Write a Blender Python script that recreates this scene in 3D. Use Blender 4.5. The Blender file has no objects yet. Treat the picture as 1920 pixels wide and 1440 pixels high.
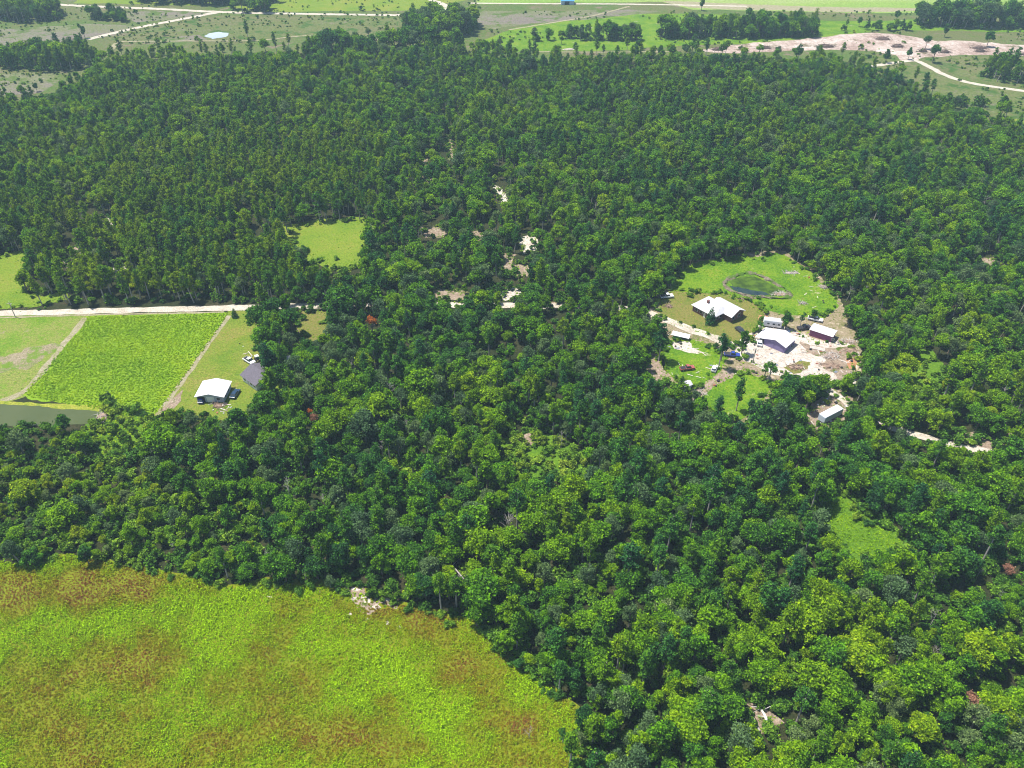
import bpy, math, random
import numpy as np
from mathutils import Vector, noise
random.seed(7)
S = bpy.context.scene
C = S.collection
# ------------------------------------------------------------------ camera
H, PITCH, FPX = 155.0, math.radians(37.24), 1500.0
cam_d = bpy.data.cameras.new('camera'); cam = bpy.data.objects.new('camera', cam_d); C.objects.link(cam)
cam.location = (0, 0, H); cam.rotation_euler = (math.pi/2 - PITCH, 0, 0)
cam_d.sensor_width = 36; cam_d.lens = FPX/1920*36; cam_d.clip_start = 1; cam_d.clip_end = 8000
S.camera = cam
# ------------------------------------------------------------------ sky and sun
EL, AZ = math.radians(68), math.radians(-72)          # high sun on the left, a little ahead
w = bpy.data.worlds.new('World'); S.world = w; w.use_nodes = True
nt = w.node_tree; bg = nt.nodes['Background']; sky = nt.nodes.new('ShaderNodeTexSky')
sky.sky_type = 'NISHITA'; sky.sun_disc = False; sky.sun_elevation = EL; sky.sun_rotation = AZ
nt.links.new(sky.outputs[0], bg.inputs[0]); bg.inputs[1].default_value = 0.1
sd = bpy.data.lights.new('sun', 'SUN'); sd.energy = 5.0; sd.angle = math.radians(.5); sd.color = (1, .96, .88)
so = bpy.data.objects.new('sun', sd); C.objects.link(so)
sdir = Vector((math.sin(AZ)*math.cos(EL), math.cos(AZ)*math.cos(EL), math.sin(EL)))
so.rotation_euler = sdir.to_track_quat('Z', 'Y').to_euler(); so.location = (0, 0, 300)
S.view_settings.view_transform = 'Standard'; S.view_settings.look = 'None'
S.view_settings.exposure = 0.95; S.cycles.filter_width = 1.05; S.view_settings.gamma = 1; S.view_settings.use_curve_mapping = False

# ------------------------------------------------------------------ helpers
cp, sp_ = math.cos(PITCH), math.sin(PITCH)
def G(x, y, z=0.0):
    """where the sight line of photo point (x, y) meets the level z"""
    a, b = (x-960)/FPX, (y-720)/FPX
    d = Vector((a, cp - b*sp_, -sp_ - b*cp))
    t = (H - z)/(-d.z)
    return Vector((d.x*t, d.y*t, z))
def P(v):
    """photo point of a world point"""
    x, y, z = v[0], v[1], v[2]-H
    dep = y*cp - z*sp_
    return (960 + FPX*x/dep, 720 + FPX*(-z*cp - y*sp_)/dep)
def pxm(y): return (y+420)*cp/H
def fbm(x, y, s, seed=0.0, oc=3): return noise.fractal(Vector((x/s, y/s, seed*7.31)), .9, 2.1, oc)
def inpoly(x, y, poly):
    r = False; n = len(poly); j = n-1
    for i in range(n):
        xi, yi = poly[i]; xj, yj = poly[j]
        if (yi > y) != (yj > y) and x < (xj-xi)*(y-yi)/(yj-yi)+xi: r = not r
        j = i
    return r
def tag(o, label=None, cat=None, group=None, kind=None):
    if label: o['label'] = label
    if cat: o['category'] = cat
    if group: o['group'] = group
    if kind: o['kind'] = kind
    return o
def empty(name, loc, rz=0.0):
    o = bpy.data.objects.new(name, None); C.objects.link(o)
    o.location = loc; o.rotation_euler = (0, 0, rz); o.empty_display_size = .3
    return o

class MB:
    def __init__(s): s.v = []; s.f = []; s.m = []; s.mi = 0
    def add(s, vs, fs):
        n = len(s.v); s.v += [tuple(p) for p in vs]; s.f += [tuple(i+n for i in f) for f in fs]; s.m += [s.mi]*len(fs); return s
    def box(s, x0, x1, y0, y1, z0, z1):
        return s.add([(x0,y0,z0),(x1,y0,z0),(x1,y1,z0),(x0,y1,z0),(x0,y0,z1),(x1,y0,z1),(x1,y1,z1),(x0,y1,z1)],
                     [(3,2,1,0),(4,5,6,7),(0,1,5,4),(1,2,6,5),(2,3,7,6),(3,0,4,7)])
    def prism(s, prof, x0, x1):
        """profile of (y, z) swept from x0 to x1"""
        n = len(prof)
        return s.add([(x0, y, z) for y, z in prof]+[(x1, y, z) for y, z in prof],
                     [tuple(range(n))[::-1], tuple(range(n, 2*n))]+[(i, (i+1) % n, n+(i+1) % n, n+i) for i in range(n)])
    def tube(s, pts, rs, n=6):
        base = len(s.v)
        for i, p in enumerate(pts):
            p = Vector(p); d = (Vector(pts[min(i+1, len(pts)-1)])-Vector(pts[max(i-1, 0)]))
            d = d.normalized() if d.length > 1e-6 else Vector((0, 0, 1))
            a = d.orthogonal().normalized(); b = d.cross(a)
            for k in range(n):
                t = 2*math.pi*k/n; s.v.append(tuple(p+(a*math.cos(t)+b*math.sin(t))*rs[i]))
        for i in range(len(pts)-1):
            for k in range(n):
                s.f.append((base+i*n+k, base+i*n+(k+1) % n, base+(i+1)*n+(k+1) % n, base+(i+1)*n+k)); s.m.append(s.mi)
        s.f.append(tuple(base+k for k in range(n))[::-1]); s.m.append(s.mi)
        s.f.append(tuple(base+(len(pts)-1)*n+k for k in range(n))); s.m.append(s.mi)
        return s
    def mesh(s, name, mats):
        me = bpy.data.meshes.new(name); me.from_pydata(s.v, [], s.f)
        for m in (mats if isinstance(mats, list) else [mats]): me.materials.append(m)
        if any(s.m): me.polygons.foreach_set('material_index', s.m)
        me.update(); return me
    def build(s, name, mats, parent=None, bevel=0):
        o = bpy.data.objects.new(name, s.mesh(name, mats)); C.objects.link(o); o.parent = parent
        if bevel:
            b = o.modifiers.new('bevel', 'BEVEL'); b.width = bevel; b.segments = 2; b.limit_method = 'ANGLE'
        return o

# ------------------------------------------------------------------ materials
def newmat(name):
    m = bpy.data.materials.new(name); m.use_nodes = True
    return m, m.node_tree, m.node_tree.nodes['Principled BSDF']
def ramp(nt, stops):
    r = nt.nodes.new('ShaderNodeValToRGB'); e = r.color_ramp.elements
    while len(e) < len(stops): e.new(.5)
    for i, (p, c) in enumerate(stops): e[i].position = p; e[i].color = (*c, 1)
    return r
def nz(nt, vec, scale, detail=4, rough=.6):
    n = nt.nodes.new('ShaderNodeTexNoise'); n.inputs['Scale'].default_value = scale
    n.inputs['Detail'].default_value = detail; n.inputs['Roughness'].default_value = rough
    nt.links.new(vec, n.inputs['Vector']); return n.outputs['Fac']
def ground_mat(name, cols, big=.05, fine=1.2, fw=.45, bump=.4, stretch=None, rough=.95, grain=.38, bare=None):
    """earth and grass: wide patches plus fine mottling, in world metres"""
    m, nt, b = newmat(name)
    geo = nt.nodes.new('ShaderNodeNewGeometry'); vec = geo.outputs['Position']
    if stretch:
        mp = nt.nodes.new('ShaderNodeMapping'); mp.inputs['Rotation'].default_value = (0, 0, stretch[2]); mp.inputs['Scale'].default_value = (stretch[0], stretch[1], 1)
        nt.links.new(vec, mp.inputs['Vector']); vec = mp.outputs[0]
    a = nz(nt, vec, big, 6, .62); f = nz(nt, geo.outputs['Position'], fine, 5, .7)
    mx = nt.nodes.new('ShaderNodeMix'); mx.inputs[0].default_value = fw
    nt.links.new(a, mx.inputs[2]); nt.links.new(f, mx.inputs[3])
    n = len(cols); lo, hi = .36, .64
    r = ramp(nt, [(lo+(hi-lo)*i/(n-1), c) for i, c in enumerate(cols)])
    nt.links.new(mx.outputs[0], r.inputs[0])
    g2 = nz(nt, geo.outputs['Position'], fine*2.3, 3, .8); mr = nt.nodes.new('ShaderNodeMapRange')
    for i, v in ((1, .33), (2, .67), (3, 1-grain), (4, 1+grain)): mr.inputs[i].default_value = v
    nt.links.new(g2, mr.inputs[0]); hv = nt.nodes.new('ShaderNodeHueSaturation')
    nt.links.new(r.outputs[0], hv.inputs['Color']); nt.links.new(mr.outputs[0], hv.inputs['Value']); nt.links.new(hv.outputs[0], b.inputs['Base Color'])
    if bare:
        g3 = nz(nt, geo.outputs['Position'], bare[1], 7, .72); r3 = ramp(nt, [(bare[2], (0, 0, 0)), (bare[2]+.07, (1, 1, 1))]); nt.links.new(g3, r3.inputs[0])
        mb = nt.nodes.new('ShaderNodeMix'); mb.data_type = 'RGBA'; nt.links.new(r3.outputs[0], mb.inputs[0]); nt.links.new(hv.outputs[0], mb.inputs[6]); mb.inputs[7].default_value = (*bare[0], 1)
        nt.links.new(mb.outputs[2], b.inputs['Base Color'])
    b.inputs['Roughness'].default_value = rough; b.inputs['Specular IOR Level'].default_value = .1
    bp = nt.nodes.new('ShaderNodeBump'); bp.inputs['Strength'].default_value = bump; bp.inputs['Distance'].default_value = .35
    nt.links.new(f, bp.inputs['Height']); nt.links.new(bp.outputs[0], b.inputs['Normal'])
    return m
def plain(name, col, rough=.6, metal=0, var=.12, scale=1.5, spec=.4, emit=None):
    m, nt, b = newmat(name)
    tc = nt.nodes.new('ShaderNodeTexCoord'); f = nz(nt, tc.outputs['Object'], scale, 5, .65)
    r = ramp(nt, [(.3, tuple(c*(1-var) for c in col)), (.7, tuple(min(1, c*(1+var)) for c in col))])
    nt.links.new(f, r.inputs[0]); nt.links.new(r.outputs[0], b.inputs['Base Color'])
    b.inputs['Roughness'].default_value = rough; b.inputs['Metallic'].default_value = metal; b.inputs['Specular IOR Level'].default_value = spec
    return m
def leaf_mat(name, stops, trans=.42, gloss=.006, var=1.4):
    """leaves: tone of the plant (its own 'tint') plus the leaf's own shade"""
    m = bpy.data.materials.new(name); m.use_nodes = True; nt = m.node_tree; nt.nodes.clear()
    out = nt.nodes.new('ShaderNodeOutputMaterial')
    at = nt.nodes.new('ShaderNodeAttribute'); at.attribute_type = 'INSTANCER'; at.attribute_name = 'tint'
    lf = nt.nodes.new('ShaderNodeAttribute'); lf.attribute_type = 'GEOMETRY'; lf.attribute_name = 'leaf'
    mr = nt.nodes.new('ShaderNodeMath'); mr.operation = 'MULTIPLY_ADD'; mr.inputs[1].default_value = .36; mr.inputs[2].default_value = -.18
    nt.links.new(lf.outputs['Fac'], mr.inputs[0])
    ad = nt.nodes.new('ShaderNodeMath'); ad.operation = 'ADD'; nt.links.new(at.outputs['Fac'], ad.inputs[0]); nt.links.new(mr.outputs[0], ad.inputs[1])
    r = ramp(nt, stops); nt.links.new(ad.outputs[0], r.inputs[0])
    hv = nt.nodes.new('ShaderNodeHueSaturation'); nt.links.new(r.outputs[0], hv.inputs['Color'])
    hm = nt.nodes.new('ShaderNodeMath'); hm.operation = 'MULTIPLY_ADD'; hm.inputs[1].default_value = var; hm.inputs[2].default_value = 1-var*.48  # value spread paints sunlit specks and dark gaps over the leaf's own tone
    nt.links.new(lf.outputs['Fac'], hm.inputs[0]); nt.links.new(hm.outputs[0], hv.inputs['Value'])
    df = nt.nodes.new('ShaderNodeBsdfDiffuse'); tr = nt.nodes.new('ShaderNodeBsdfTranslucent'); gl = nt.nodes.new('ShaderNodeBsdfGlossy')
    gl.inputs['Roughness'].default_value = .45; gl.inputs['Color'].default_value = (.8, .85, .8, 1)
    hv2 = nt.nodes.new('ShaderNodeHueSaturation'); hv2.inputs['Hue'].default_value = .48; hv2.inputs['Value'].default_value = 1.25
    nt.links.new(hv.outputs[0], hv2.inputs['Color'])
    nt.links.new(hv.outputs[0], df.inputs[0]); nt.links.new(hv2.outputs[0], tr.inputs[0])
    m1 = nt.nodes.new('ShaderNodeMixShader'); m1.inputs[0].default_value = trans; nt.links.new(df.outputs[0], m1.inputs[1]); nt.links.new(tr.outputs[0], m1.inputs[2])
    m2 = nt.nodes.new('ShaderNodeMixShader'); m2.inputs[0].default_value = gloss; nt.links.new(m1.outputs[0], m2.inputs[1]); nt.links.new(gl.outputs[0], m2.inputs[2])
    nt.links.new(m2.outputs[0], out.inputs[0]); return m

M = {}
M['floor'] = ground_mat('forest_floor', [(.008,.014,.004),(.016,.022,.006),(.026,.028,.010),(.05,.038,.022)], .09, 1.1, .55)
M['farland'] = ground_mat('far_pasture', [(.04,.08,.010),(.06,.095,.018),(.09,.09,.035),(.055,.095,.011)], .02, .35, .45, bare=((.13,.10,.07), .045, .57))
M['fallow'] = ground_mat('fallow_field', [(.10,.085,.07),(.135,.115,.095),(.095,.11,.04),(.16,.14,.115)], .03, .4, .4, stretch=(.35, 1, .1), bare=((.055,.09,.014), .06, .52))
M['farfield'] = ground_mat('tan_green_field', [(.05,.085,.014),(.105,.10,.045),(.075,.10,.022),(.13,.11,.08)], .03, .3, .45, stretch=(.3, 1, 0), bare=((.035,.075,.010), .06, .51))
M['palegreen'] = ground_mat('pale_green_field', [(.1040,.1920,.0240),(.1600,.2240,.0480),(.2240,.2480,.1120)], .012, .25, .25, stretch=(.2, 1, .03))
M['bright'] = ground_mat('mown_grass', [(.0720,.1360,.0080),(.1120,.1600,.0120),(.1520,.1600,.0240)], .05, .8, .4)
M['lawn'] = ground_mat('lush_grass', [(.032,.085,.004),(.058,.130,.005),(.100,.170,.006),(.14,.155,.02)], .10, .9, .55, bare=((.28,.25,.17), .16, .61))
M['drylawn'] = ground_mat('dry_lawn', [(.06,.095,.010),(.095,.115,.018),(.14,.12,.035),(.08,.11,.012)], .12, 1.0, .6, bare=((.22,.18,.12), .2, .62))
M['yard'] = ground_mat('yard_grass', [(.0720,.1280,.0096),(.1120,.1440,.0160),(.1600,.1360,.0360)], .08, .8, .45)
M['pasture'] = ground_mat('worn_pasture', [(.07,.14,.01),(.10,.16,.014),(.15,.16,.04),(.085,.15,.012)], .05, .8, .35, bare=((.20,.16,.12), .07, .62))
M['crop'] = ground_mat('field_soil', [(.1020,.1870,.0068),(.1275,.2125,.0085),(.1530,.2210,.0102)], .08, 1.3, .4)
M['marsh'] = ground_mat('marsh_floor', [(.0850,.1062,.0043),(.1232,.1403,.0051),(.0935,.1360,.0051)], .08, 1.3, .4)
M['glade'] = ground_mat('glade_grass', [(.0425,.0978,.0068),(.0638,.1318,.0068),(.0935,.1615,.0085)], .15, 1.2, .45)
M['road'] = ground_mat('pale_sand_road', [(.26,.22,.17),(.35,.31,.255),(.42,.385,.33)], .25, 1.2, .5, .2, bare=((.16,.15,.07), .2, .64))
M['track'] = ground_mat('worn_track', [(.1200,.1360,.0400),(.2080,.1840,.1120),(.2720,.2400,.1840)], .4, 1.5, .5)
M['sand'] = ground_mat('bare_sand', [(.24,.195,.16),(.36,.315,.27),(.47,.43,.385)], .16, .9, .55, bare=((.17,.13,.10), .2, .60))
M['dirt'] = ground_mat('pink_dirt', [(.12,.09,.06),(.20,.15,.11),(.29,.235,.185)], .25, 1.1, .6, bare=((.06,.085,.012), .22, .54))
M['worn'] = ground_mat('worn_soil', [(.10,.13,.03),(.17,.145,.085),(.23,.19,.135)], .1, .9, .5, bare=((.09,.15,.015), .12, .52))
M['scrubdirt'] = ground_mat('scrubby_dirt', [(.07,.09,.02),(.13,.12,.05),(.22,.17,.12),(.09,.12,.02)], .15, 1.0, .55, bare=((.33,.26,.20), .18, .55))
M['orange'] = ground_mat('orange_clay', [(.2400,.1120,.0560),(.3040,.1600,.0880)], .3, 1.2, .4)
M['farsand'] = ground_mat('cleared_sand', [(.15,.10,.08),(.24,.175,.145),(.33,.27,.235),(.43,.385,.35)], .035, .3, .45, bare=((.115,.095,.055), .06, .55))
M['bank'] = ground_mat('pond_bank', [(.0800,.0720,.0360),(.1360,.1120,.0800),(.2160,.1920,.1600)], .35, 1.5, .6, .9, bare=((.05,.10,.01), .25, .46))
M['yellowbank'] = ground_mat('yellow_reeds', [(.10,.15,.012),(.17,.19,.02),(.27,.25,.045)], .5, 2, .5)
def water_mat(name, c1, c2, scale, lo=.42, hi=.58, r1=.12, r2=.7):
    m, nt, b = newmat(name); geo = nt.nodes.new('ShaderNodeNewGeometry')
    f = nz(nt, geo.outputs['Position'], scale, 6, .65); r = ramp(nt, [(lo, c1), (hi, c2)]); nt.links.new(f, r.inputs[0])
    nt.links.new(r.outputs[0], b.inputs['Base Color'])
    rr = nt.nodes.new('ShaderNodeMapRange'); rr.inputs[1].default_value = lo; rr.inputs[2].default_value = hi; rr.inputs[3].default_value = r1; rr.inputs[4].default_value = r2
    nt.links.new(f, rr.inputs[0]); nt.links.new(rr.outputs[0], b.inputs['Roughness']); b.inputs['Specular IOR Level'].default_value = .12 if r1 > .4 else .25; return m
M['pondwater'] = water_mat('murky_pond_water', (.045,.060,.014), (.055,.068,.018), (.06), .3, .7, .3, .4)
M['algae'] = water_mat('algae_pond', (.022,.045,.005), (.055,.10,.008), .3, .4, .6, .85, .95)
M['bluewater'] = water_mat('clear_pond_water', (.010,.022,.026), (.018,.034,.030), .3, .42, .58, .25, .4)
M['paleWater'] = water_mat('sky_painted_pond_water', (.26,.30,.34), (.34,.37,.40), .05, .3, .7, .15, .3)  # pale base colour paints the sky's reflection into the far water

# leaves
GREENS = [(0, (.020,.076,.024)), (.22, (.044,.140,.014)), (.45, (.084,.215,.004)), (.68, (.138,.265,.002)), (.88, (.180,.280,.002)), (1, (.22,.28,.004))]
M['leaf'] = leaf_mat('broadleaf_leaves', GREENS)
M['needle'] = leaf_mat('pine_needles', [(0, (.020,.080,.034)), (.3, (.045,.140,.018)), (.6, (.100,.200,.005)), (1, (.17,.24,.006))], .3, .0)
M['bush'] = leaf_mat('bush_leaves', [(0, (.02,.065,.012)), (.4, (.05,.13,.01)), (.7, (.11,.20,.012)), (1, (.19,.26,.018))], .3)
M['tuft'] = leaf_mat('marsh_plants', [(0, (.20,.085,.03)), (.18, (.21,.145,.012)), (.4, (.195,.200,.005)), (.65, (.190,.29,.003)), (.9, (.22,.37,.004)), (1, (.25,.40,.004))], .25, .0, .9)
M['cropleaf'] = leaf_mat('crop_leaves', [(0, (.07,.17,.006)), (.5, (.17,.31,.005)), (1, (.29,.39,.008))], .3, .0, .5)
M['greyleaf'] = leaf_mat('grey_green_leaves', [(0, (.036,.080,.030)), (.5, (.066,.120,.040)), (1, (.12,.17,.045))], .3, .01)
M['russet'] = leaf_mat('russet_leaves', [(0, (.34,.10,.014)), (1, (.42,.15,.02))], .3, var=.8)
M['dusty'] = leaf_mat('dusty_red_leaves', [(0, (.16,.08,.05)), (1, (.22,.11,.07))], .2)
M['bark'] = plain('bark', (.16,.12,.09), .9, var=.3, scale=3)
M['greybark'] = plain('pale_bark', (.30,.27,.24), .9, var=.25, scale=2)
M['deadwood'] = plain('weathered_wood', (.27,.245,.225), .85, var=.2, scale=2)
M['greybark2'] = plain('bleached_wood', (.55,.52,.48), .8, var=.15)
M['stick'] = plain('brushwood', (.22,.15,.11), .9, var=.35, scale=1)
M['darkstick'] = plain('dark_brushwood', (.085,.055,.045), .9, var=.35, scale=1)
M['greystick'] = plain('grey_brushwood', (.38,.34,.31), .9, var=.3, scale=1)
# made things
M['white_roof'] = plain('white_metal_roof', (.47,.46,.48), .5, var=.10, scale=.6)
M['white'] = plain('white_paint', (.76,.76,.76), .5, var=.04)
M['brick'] = plain('dark_red_brick', (.16,.075,.065), .85, var=.3, scale=4)
M['purple'] = plain('shade_purple_siding', (.20,.16,.32), .6, var=.1, scale=1)  # blue of sky-lit shade is put into the siding colour
M['maroon'] = plain('maroon_metal_siding', (.20,.05,.13), .6, var=.12, scale=1)
M['greywall'] = plain('pale_grey_siding', (.42,.47,.53), .6, var=.06)
M['shingle'] = plain('grey_brown_shingle', (.085,.075,.092), .9, var=.3, scale=2.5)
M['trim'] = plain('pale_trim', (.6,.58,.55), .6)
M['dark'] = plain('dark_parts_and_bay_shade', (.015,.014,.017), .8)  # near-black for dark parts, also paints the shade inside the bay
M['glass'] = plain('window_glass', (.03,.04,.05), .08, spec=.6)
M['tyre'] = plain('tyre_rubber', (.02,.02,.02), .8)
M['chrome'] = plain('grey_metal', (.4,.4,.42), .35, .8)
M['rust'] = plain('rusty_metal', (.22,.07,.04), .8, var=.35, scale=2)
M['bluecar'] = plain('blue_car_paint', (.02,.04,.22), .25)
M['navycar'] = plain('navy_car_paint', (.012,.03,.06), .25)
M['darkcar'] = plain('charcoal_car_paint', (.03,.03,.035), .25)
M['redcar'] = plain('faded_red_paint', (.24,.06,.05), .5, var=.2)
M['greenpaint'] = plain('green_machine_paint', (.03,.18,.05), .4)
M['blueroof'] = plain('blue_metal_roof', (.04,.20,.42), .45)
M['bluetarp'] = plain('blue_pool_water', (.02,.32,.50), .2)
M['timber'] = plain('weathered_timber', (.40,.36,.32), .85, var=.2)
M['yellow'] = plain('yellow_plastic', (.7,.5,.05), .5)
# ribbed siding and roofing: relief in the metal
def ribbed(m, freq, axis='X', strength=.5):
    nt = m.node_tree; b = nt.nodes['Principled BSDF']
    tc = nt.nodes.new('ShaderNodeTexCoord'); wv = nt.nodes.new('ShaderNodeTexWave'); wv.wave_type = 'BANDS'; wv.bands_direction = axis
    wv.inputs['Scale'].default_value = freq; nt.links.new(tc.outputs['Object'], wv.inputs['Vector'])
    bp = nt.nodes.new('ShaderNodeBump'); bp.inputs['Strength'].default_value = strength; bp.inputs['Distance'].default_value = .05
    nt.links.new(wv.outputs[0], bp.inputs['Height']); nt.links.new(bp.outputs[0], b.inputs['Normal'])
for k in ('white_roof', 'purple', 'maroon', 'greywall'): ribbed(M[k], 1.0)

# ------------------------------------------------------------------ ground
def sheet(name, poly, mat, z, jit=.8, step=1.6, out=0.0, kind='structure', world=False):
    """one flat region of ground with an uneven natural edge; poly in photo points"""
    pts = [Vector((p[0], p[1], 0)) if world else G(*p) for p in poly]
    cen = sum(pts, Vector())/len(pts)
    if out: pts = [p+(p-cen).normalized()*out for p in pts]
    vs = []
    for i, a in enumerate(pts):
        b = pts[(i+1) % len(pts)]; n = max(1, int((b-a).length/step)); nn = Vector((-(b-a).y, (b-a).x, 0)).normalized()
        for k in range(n):
            p = a.lerp(b, k/n)
            p = p+nn*jit*(noise.noise(Vector((p.x/step/1.6, p.y/step/1.6, 3.1)))*1.2+noise.noise(Vector((p.x/step*.9, p.y/step*.9, 9)))*.9+noise.noise(Vector((p.x/step/5, p.y/step/5, 4)))*1.6)
            vs.append((p.x, p.y, z))
    import mathutils
    tris = mathutils.geometry.tessellate_polygon([[Vector(v) for v in vs]])
    me = bpy.data.meshes.new(name); me.from_pydata(vs, [], [tuple(t) for t in tris]); me.materials.append(mat); me.update()
    import bmesh
    bm = bmesh.new(); bm.from_mesh(me)
    for f in bm.faces:
        if f.normal.z < 0: f.normal_flip()
    bm.to_mesh(me); bm.free()
    o = bpy.data.objects.new(name, me); C.objects.link(o); o['kind'] = kind
    return o
def strip(name, line, width, mat, z, jit=.35, world=False, step=2.0):
    """a road or track along photo points"""
    pts = [G(*p) for p in line]; s = []
    for i in range(len(pts)-1):
        n = max(1, int((pts[i+1]-pts[i]).length/step))
        p0 = pts[max(i-1, 0)]; p3 = pts[min(i+2, len(pts)-1)]
        for k in range(n):
            t = k/n; a, b = pts[i], pts[i+1]
            s.append(.5*((2*a)+(b-p0)*t+(2*p0-5*a+4*b-p3)*t*t+(3*a-p0-3*b+p3)*t**3))
    s.append(pts[-1]); vs = []; fs = []
    for i, p in enumerate(s):
        d = (s[min(i+1, len(s)-1)]-s[max(i-1, 0)]).normalized(); nn = Vector((-d.y, d.x, 0))
        for sg in (1, -1):
            ww = width/2*(1+jit*noise.noise(Vector((p.x/5, p.y/5, sg*3.0)))); q = p+nn*sg*ww; vs.append((q.x, q.y, z))
        if i: fs.append((2*i-2, 2*i-1, 2*i+1, 2*i))
    me = bpy.data.meshes.new(name); me.from_pydata(vs, [], fs); me.materials.append(mat); me.update()
    if me.polygons[0].normal.z < 0: me.flip_normals()
    o = bpy.data.objects.new(name, me); C.objects.link(o); o['kind'] = 'structure'; return o

sheet('ground', [(-1500,-200),(1500,-200),(1500,2200),(-1500,2200)], M['floor'], 0, 0, 400, world=True)
FAR = [(-300,-40),(2300,-40),(2300,262),(1920,248),(1885,215),(1800,208),(1752,190),(1705,150),(1640,128),(1560,112),(1300,98),(960,106),(930,98),
       (880,92),(850,80),(740,88),(700,72),(600,72),(560,95),(440,98),(330,97),(240,104),(205,112),(190,110),(150,150),(100,178),(40,182),(-300,190)]
sheet('far_pasture', [(p[0], p[1]+14) if p[1] > 60 else p for p in FAR], M['farland'], .03, 1.5, 6)
MARSH = [(-300,1050),(0,1052),(60,1062),(130,1040),(200,1052),(280,1066),(370,1086),(440,1104),(500,1090),(560,1098),(620,1104),(665,1112),(750,1132),
         (810,1152),(880,1164),(920,1204),(970,1254),(1010,1274),(1060,1312),(1092,1345),(1080,1400),(1062,1450),(1050,1700),(-300,1700)]
sheet('marsh', MARSH, M['marsh'], .03, .8, 2, out=2)
PASTURE = [(-300,596),(0,594),(165,592),(152,612),(40,742),(0,752),(-300,756)]
CROP = [(165,594),(428,587),(415,610),(300,772),(225,780),(190,768),(60,745),(45,738),(156,612)]
YARD = [(428,588),(490,584),(480,620),(470,650),(510,650),(520,690),(520,760),(490,772),(452,772),(438,796),(400,786),(330,776),(290,800),(298,775),(418,610)]
sheet('pasture', PASTURE, M['pasture'], .03, .5, out=2)
sheet('crop_field', CROP, M['crop'], .035, .9, out=1)
sheet('yard_lawn', YARD, M['yard'], .04, .5, out=2)
POND = [(-300,758),(0,757),(100,762),(190,765),(196,772),(178,792),(120,798),(-300,800)]
sheet('pond', POND, M['pondwater'], .06, .5)
sheet('reed_bank', [(-300,752),(0,752),(110,758),(195,761),(200,768),(185,771),(100,764),(0,758),(-300,759)], M['yellowbank'], .08, .4, 1.5)
sheet('pond_bank', [(196,758),(208,764),(196,786),(170,806),(164,800),(180,784),(188,768)], M['bank'], .09, .4, 1.5)
MEADOW = [(-300,480),(0,482),(54,466),(62,482),(46,520),(46,548),(70,556),(120,546),(124,560),(66,574),(0,577),(-300,582)]
sheet('roadside_meadow', MEADOW, M['bright'], .04, .6, out=1)
SMALL = [(540,428),(600,418),(684,412),(690,440),(684,475),(644,508),(585,480),(555,455)]
sheet('small_field', SMALL, M['bright'], .04, .6, out=4)
HOME_ = [(1232,560),(1262,545),(1266,520),(1290,500),(1380,480),(1470,474),(1530,520),(1572,560),(1582,600),(1602,640),(1608,700),(1592,722),(1560,730),(1500,720),(1450,712),(1446,735),(1425,765),(1385,800),(1340,785),(1310,760),(1280,745),(1225,712),(1228,660),(1245,640),(1224,600)]
GREEN1 = [(1268,520),(1280,505),(1310,497),(1350,490),(1380,482),(1420,486),(1450,478),(1475,486),(1500,500),(1530,530),(1556,552),(1562,575),(1540,592),(1500,590),(1450,580),(1400,564),(1360,550),(1300,548),(1268,546)]
sheet('homestead_ground', HOME_, M['scrubdirt'], .03, .8, out=2)
sheet('homestead_lawn', GREEN1, M['lawn'], .04, .8, out=2)
DRY = [(1236,556),(1268,546),(1310,549),(1360,551),(1405,566),(1432,586),(1436,606),(1420,636),(1380,650),(1330,628),(1270,604),(1238,598)]
sheet('dry_lawn', DRY, M['drylawn'], .05, .6)
GREEN2 = [(1250,640),(1300,640),(1340,655),(1360,672),(1335,705),(1300,728),(1270,712),(1248,692),(1240,664)]
sheet('rough_lawn', GREEN2, M['lawn'], .045, .7, out=1)
GARDEN = [(1392,694),(1440,715),(1444,730),(1425,760),(1385,790),(1340,775),(1312,748),(1340,724)]
sheet('garden_lawn', GARDEN, M['lawn'], .05, .3)
sheet('garden_path', [(1300,735),(1350,700),(1385,686),(1410,686),(1446,712),(1444,717),(1395,695),(1345,722),(1312,745),(1290,757)], M['dirt'], .055, .5, 1.5)
YARDSAND = [(1396,640),(1412,628),(1425,612),(1450,606),(1490,622),(1530,640),(1580,640),(1602,660),(1604,690),(1596,716),(1560,724),(1530,712),(1480,708),(1450,696),(1425,684),(1395,674),(1380,664)]
sheet('sandy_yard', YARDSAND, M['sand'], .06, .8, out=1)
sheet('dirt_patch', [(1500,640),(1530,650),(1590,650),(1604,672),(1600,712),(1575,716),(1560,700),(1540,690),(1545,670),(1510,664)], M['dirt'], .07, 1.2, 1.5)
sheet('clay_patch', [(1588,676),(1603,672),(1602,690),(1592,692)], M['orange'], .08, .6, 1)
sheet('clay_patch', [(1422,590),(1438,592),(1436,606),(1424,608)], M['orange'], .08, .6, 1)
sheet('grass_island', [(1470,690),(1500,676),(1522,678),(1516,694),(1490,700)], M['drylawn'], .08, .8, 1)
sheet('dirt_verge', [(1255,640),(1290,640),(1312,656),(1330,664),(1300,664),(1262,654)], M['sand'], .065, .8, 1.2)
TRAILERLOT = [(1490,800),(1510,778),(1540,752),(1560,735),(1590,748),(1600,764),(1592,786),(1560,800),(1520,806)]
sheet('trailer_lot', TRAILERLOT, M['dirt'], .04, .8, out=1)
for q_ in ([(938,830),(1000,812),(1060,830),(1110,865),(1090,905),(1000,895),(940,880)], [(1690,690),(1740,650),(1775,700),(1750,775),(1690,765)], [(195,765),(290,792),(285,830),(230,858),(180,850),(150,815)]):
    sheet('thicket_floor', q_, M['glade'], .042, .9, out=1)
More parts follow.
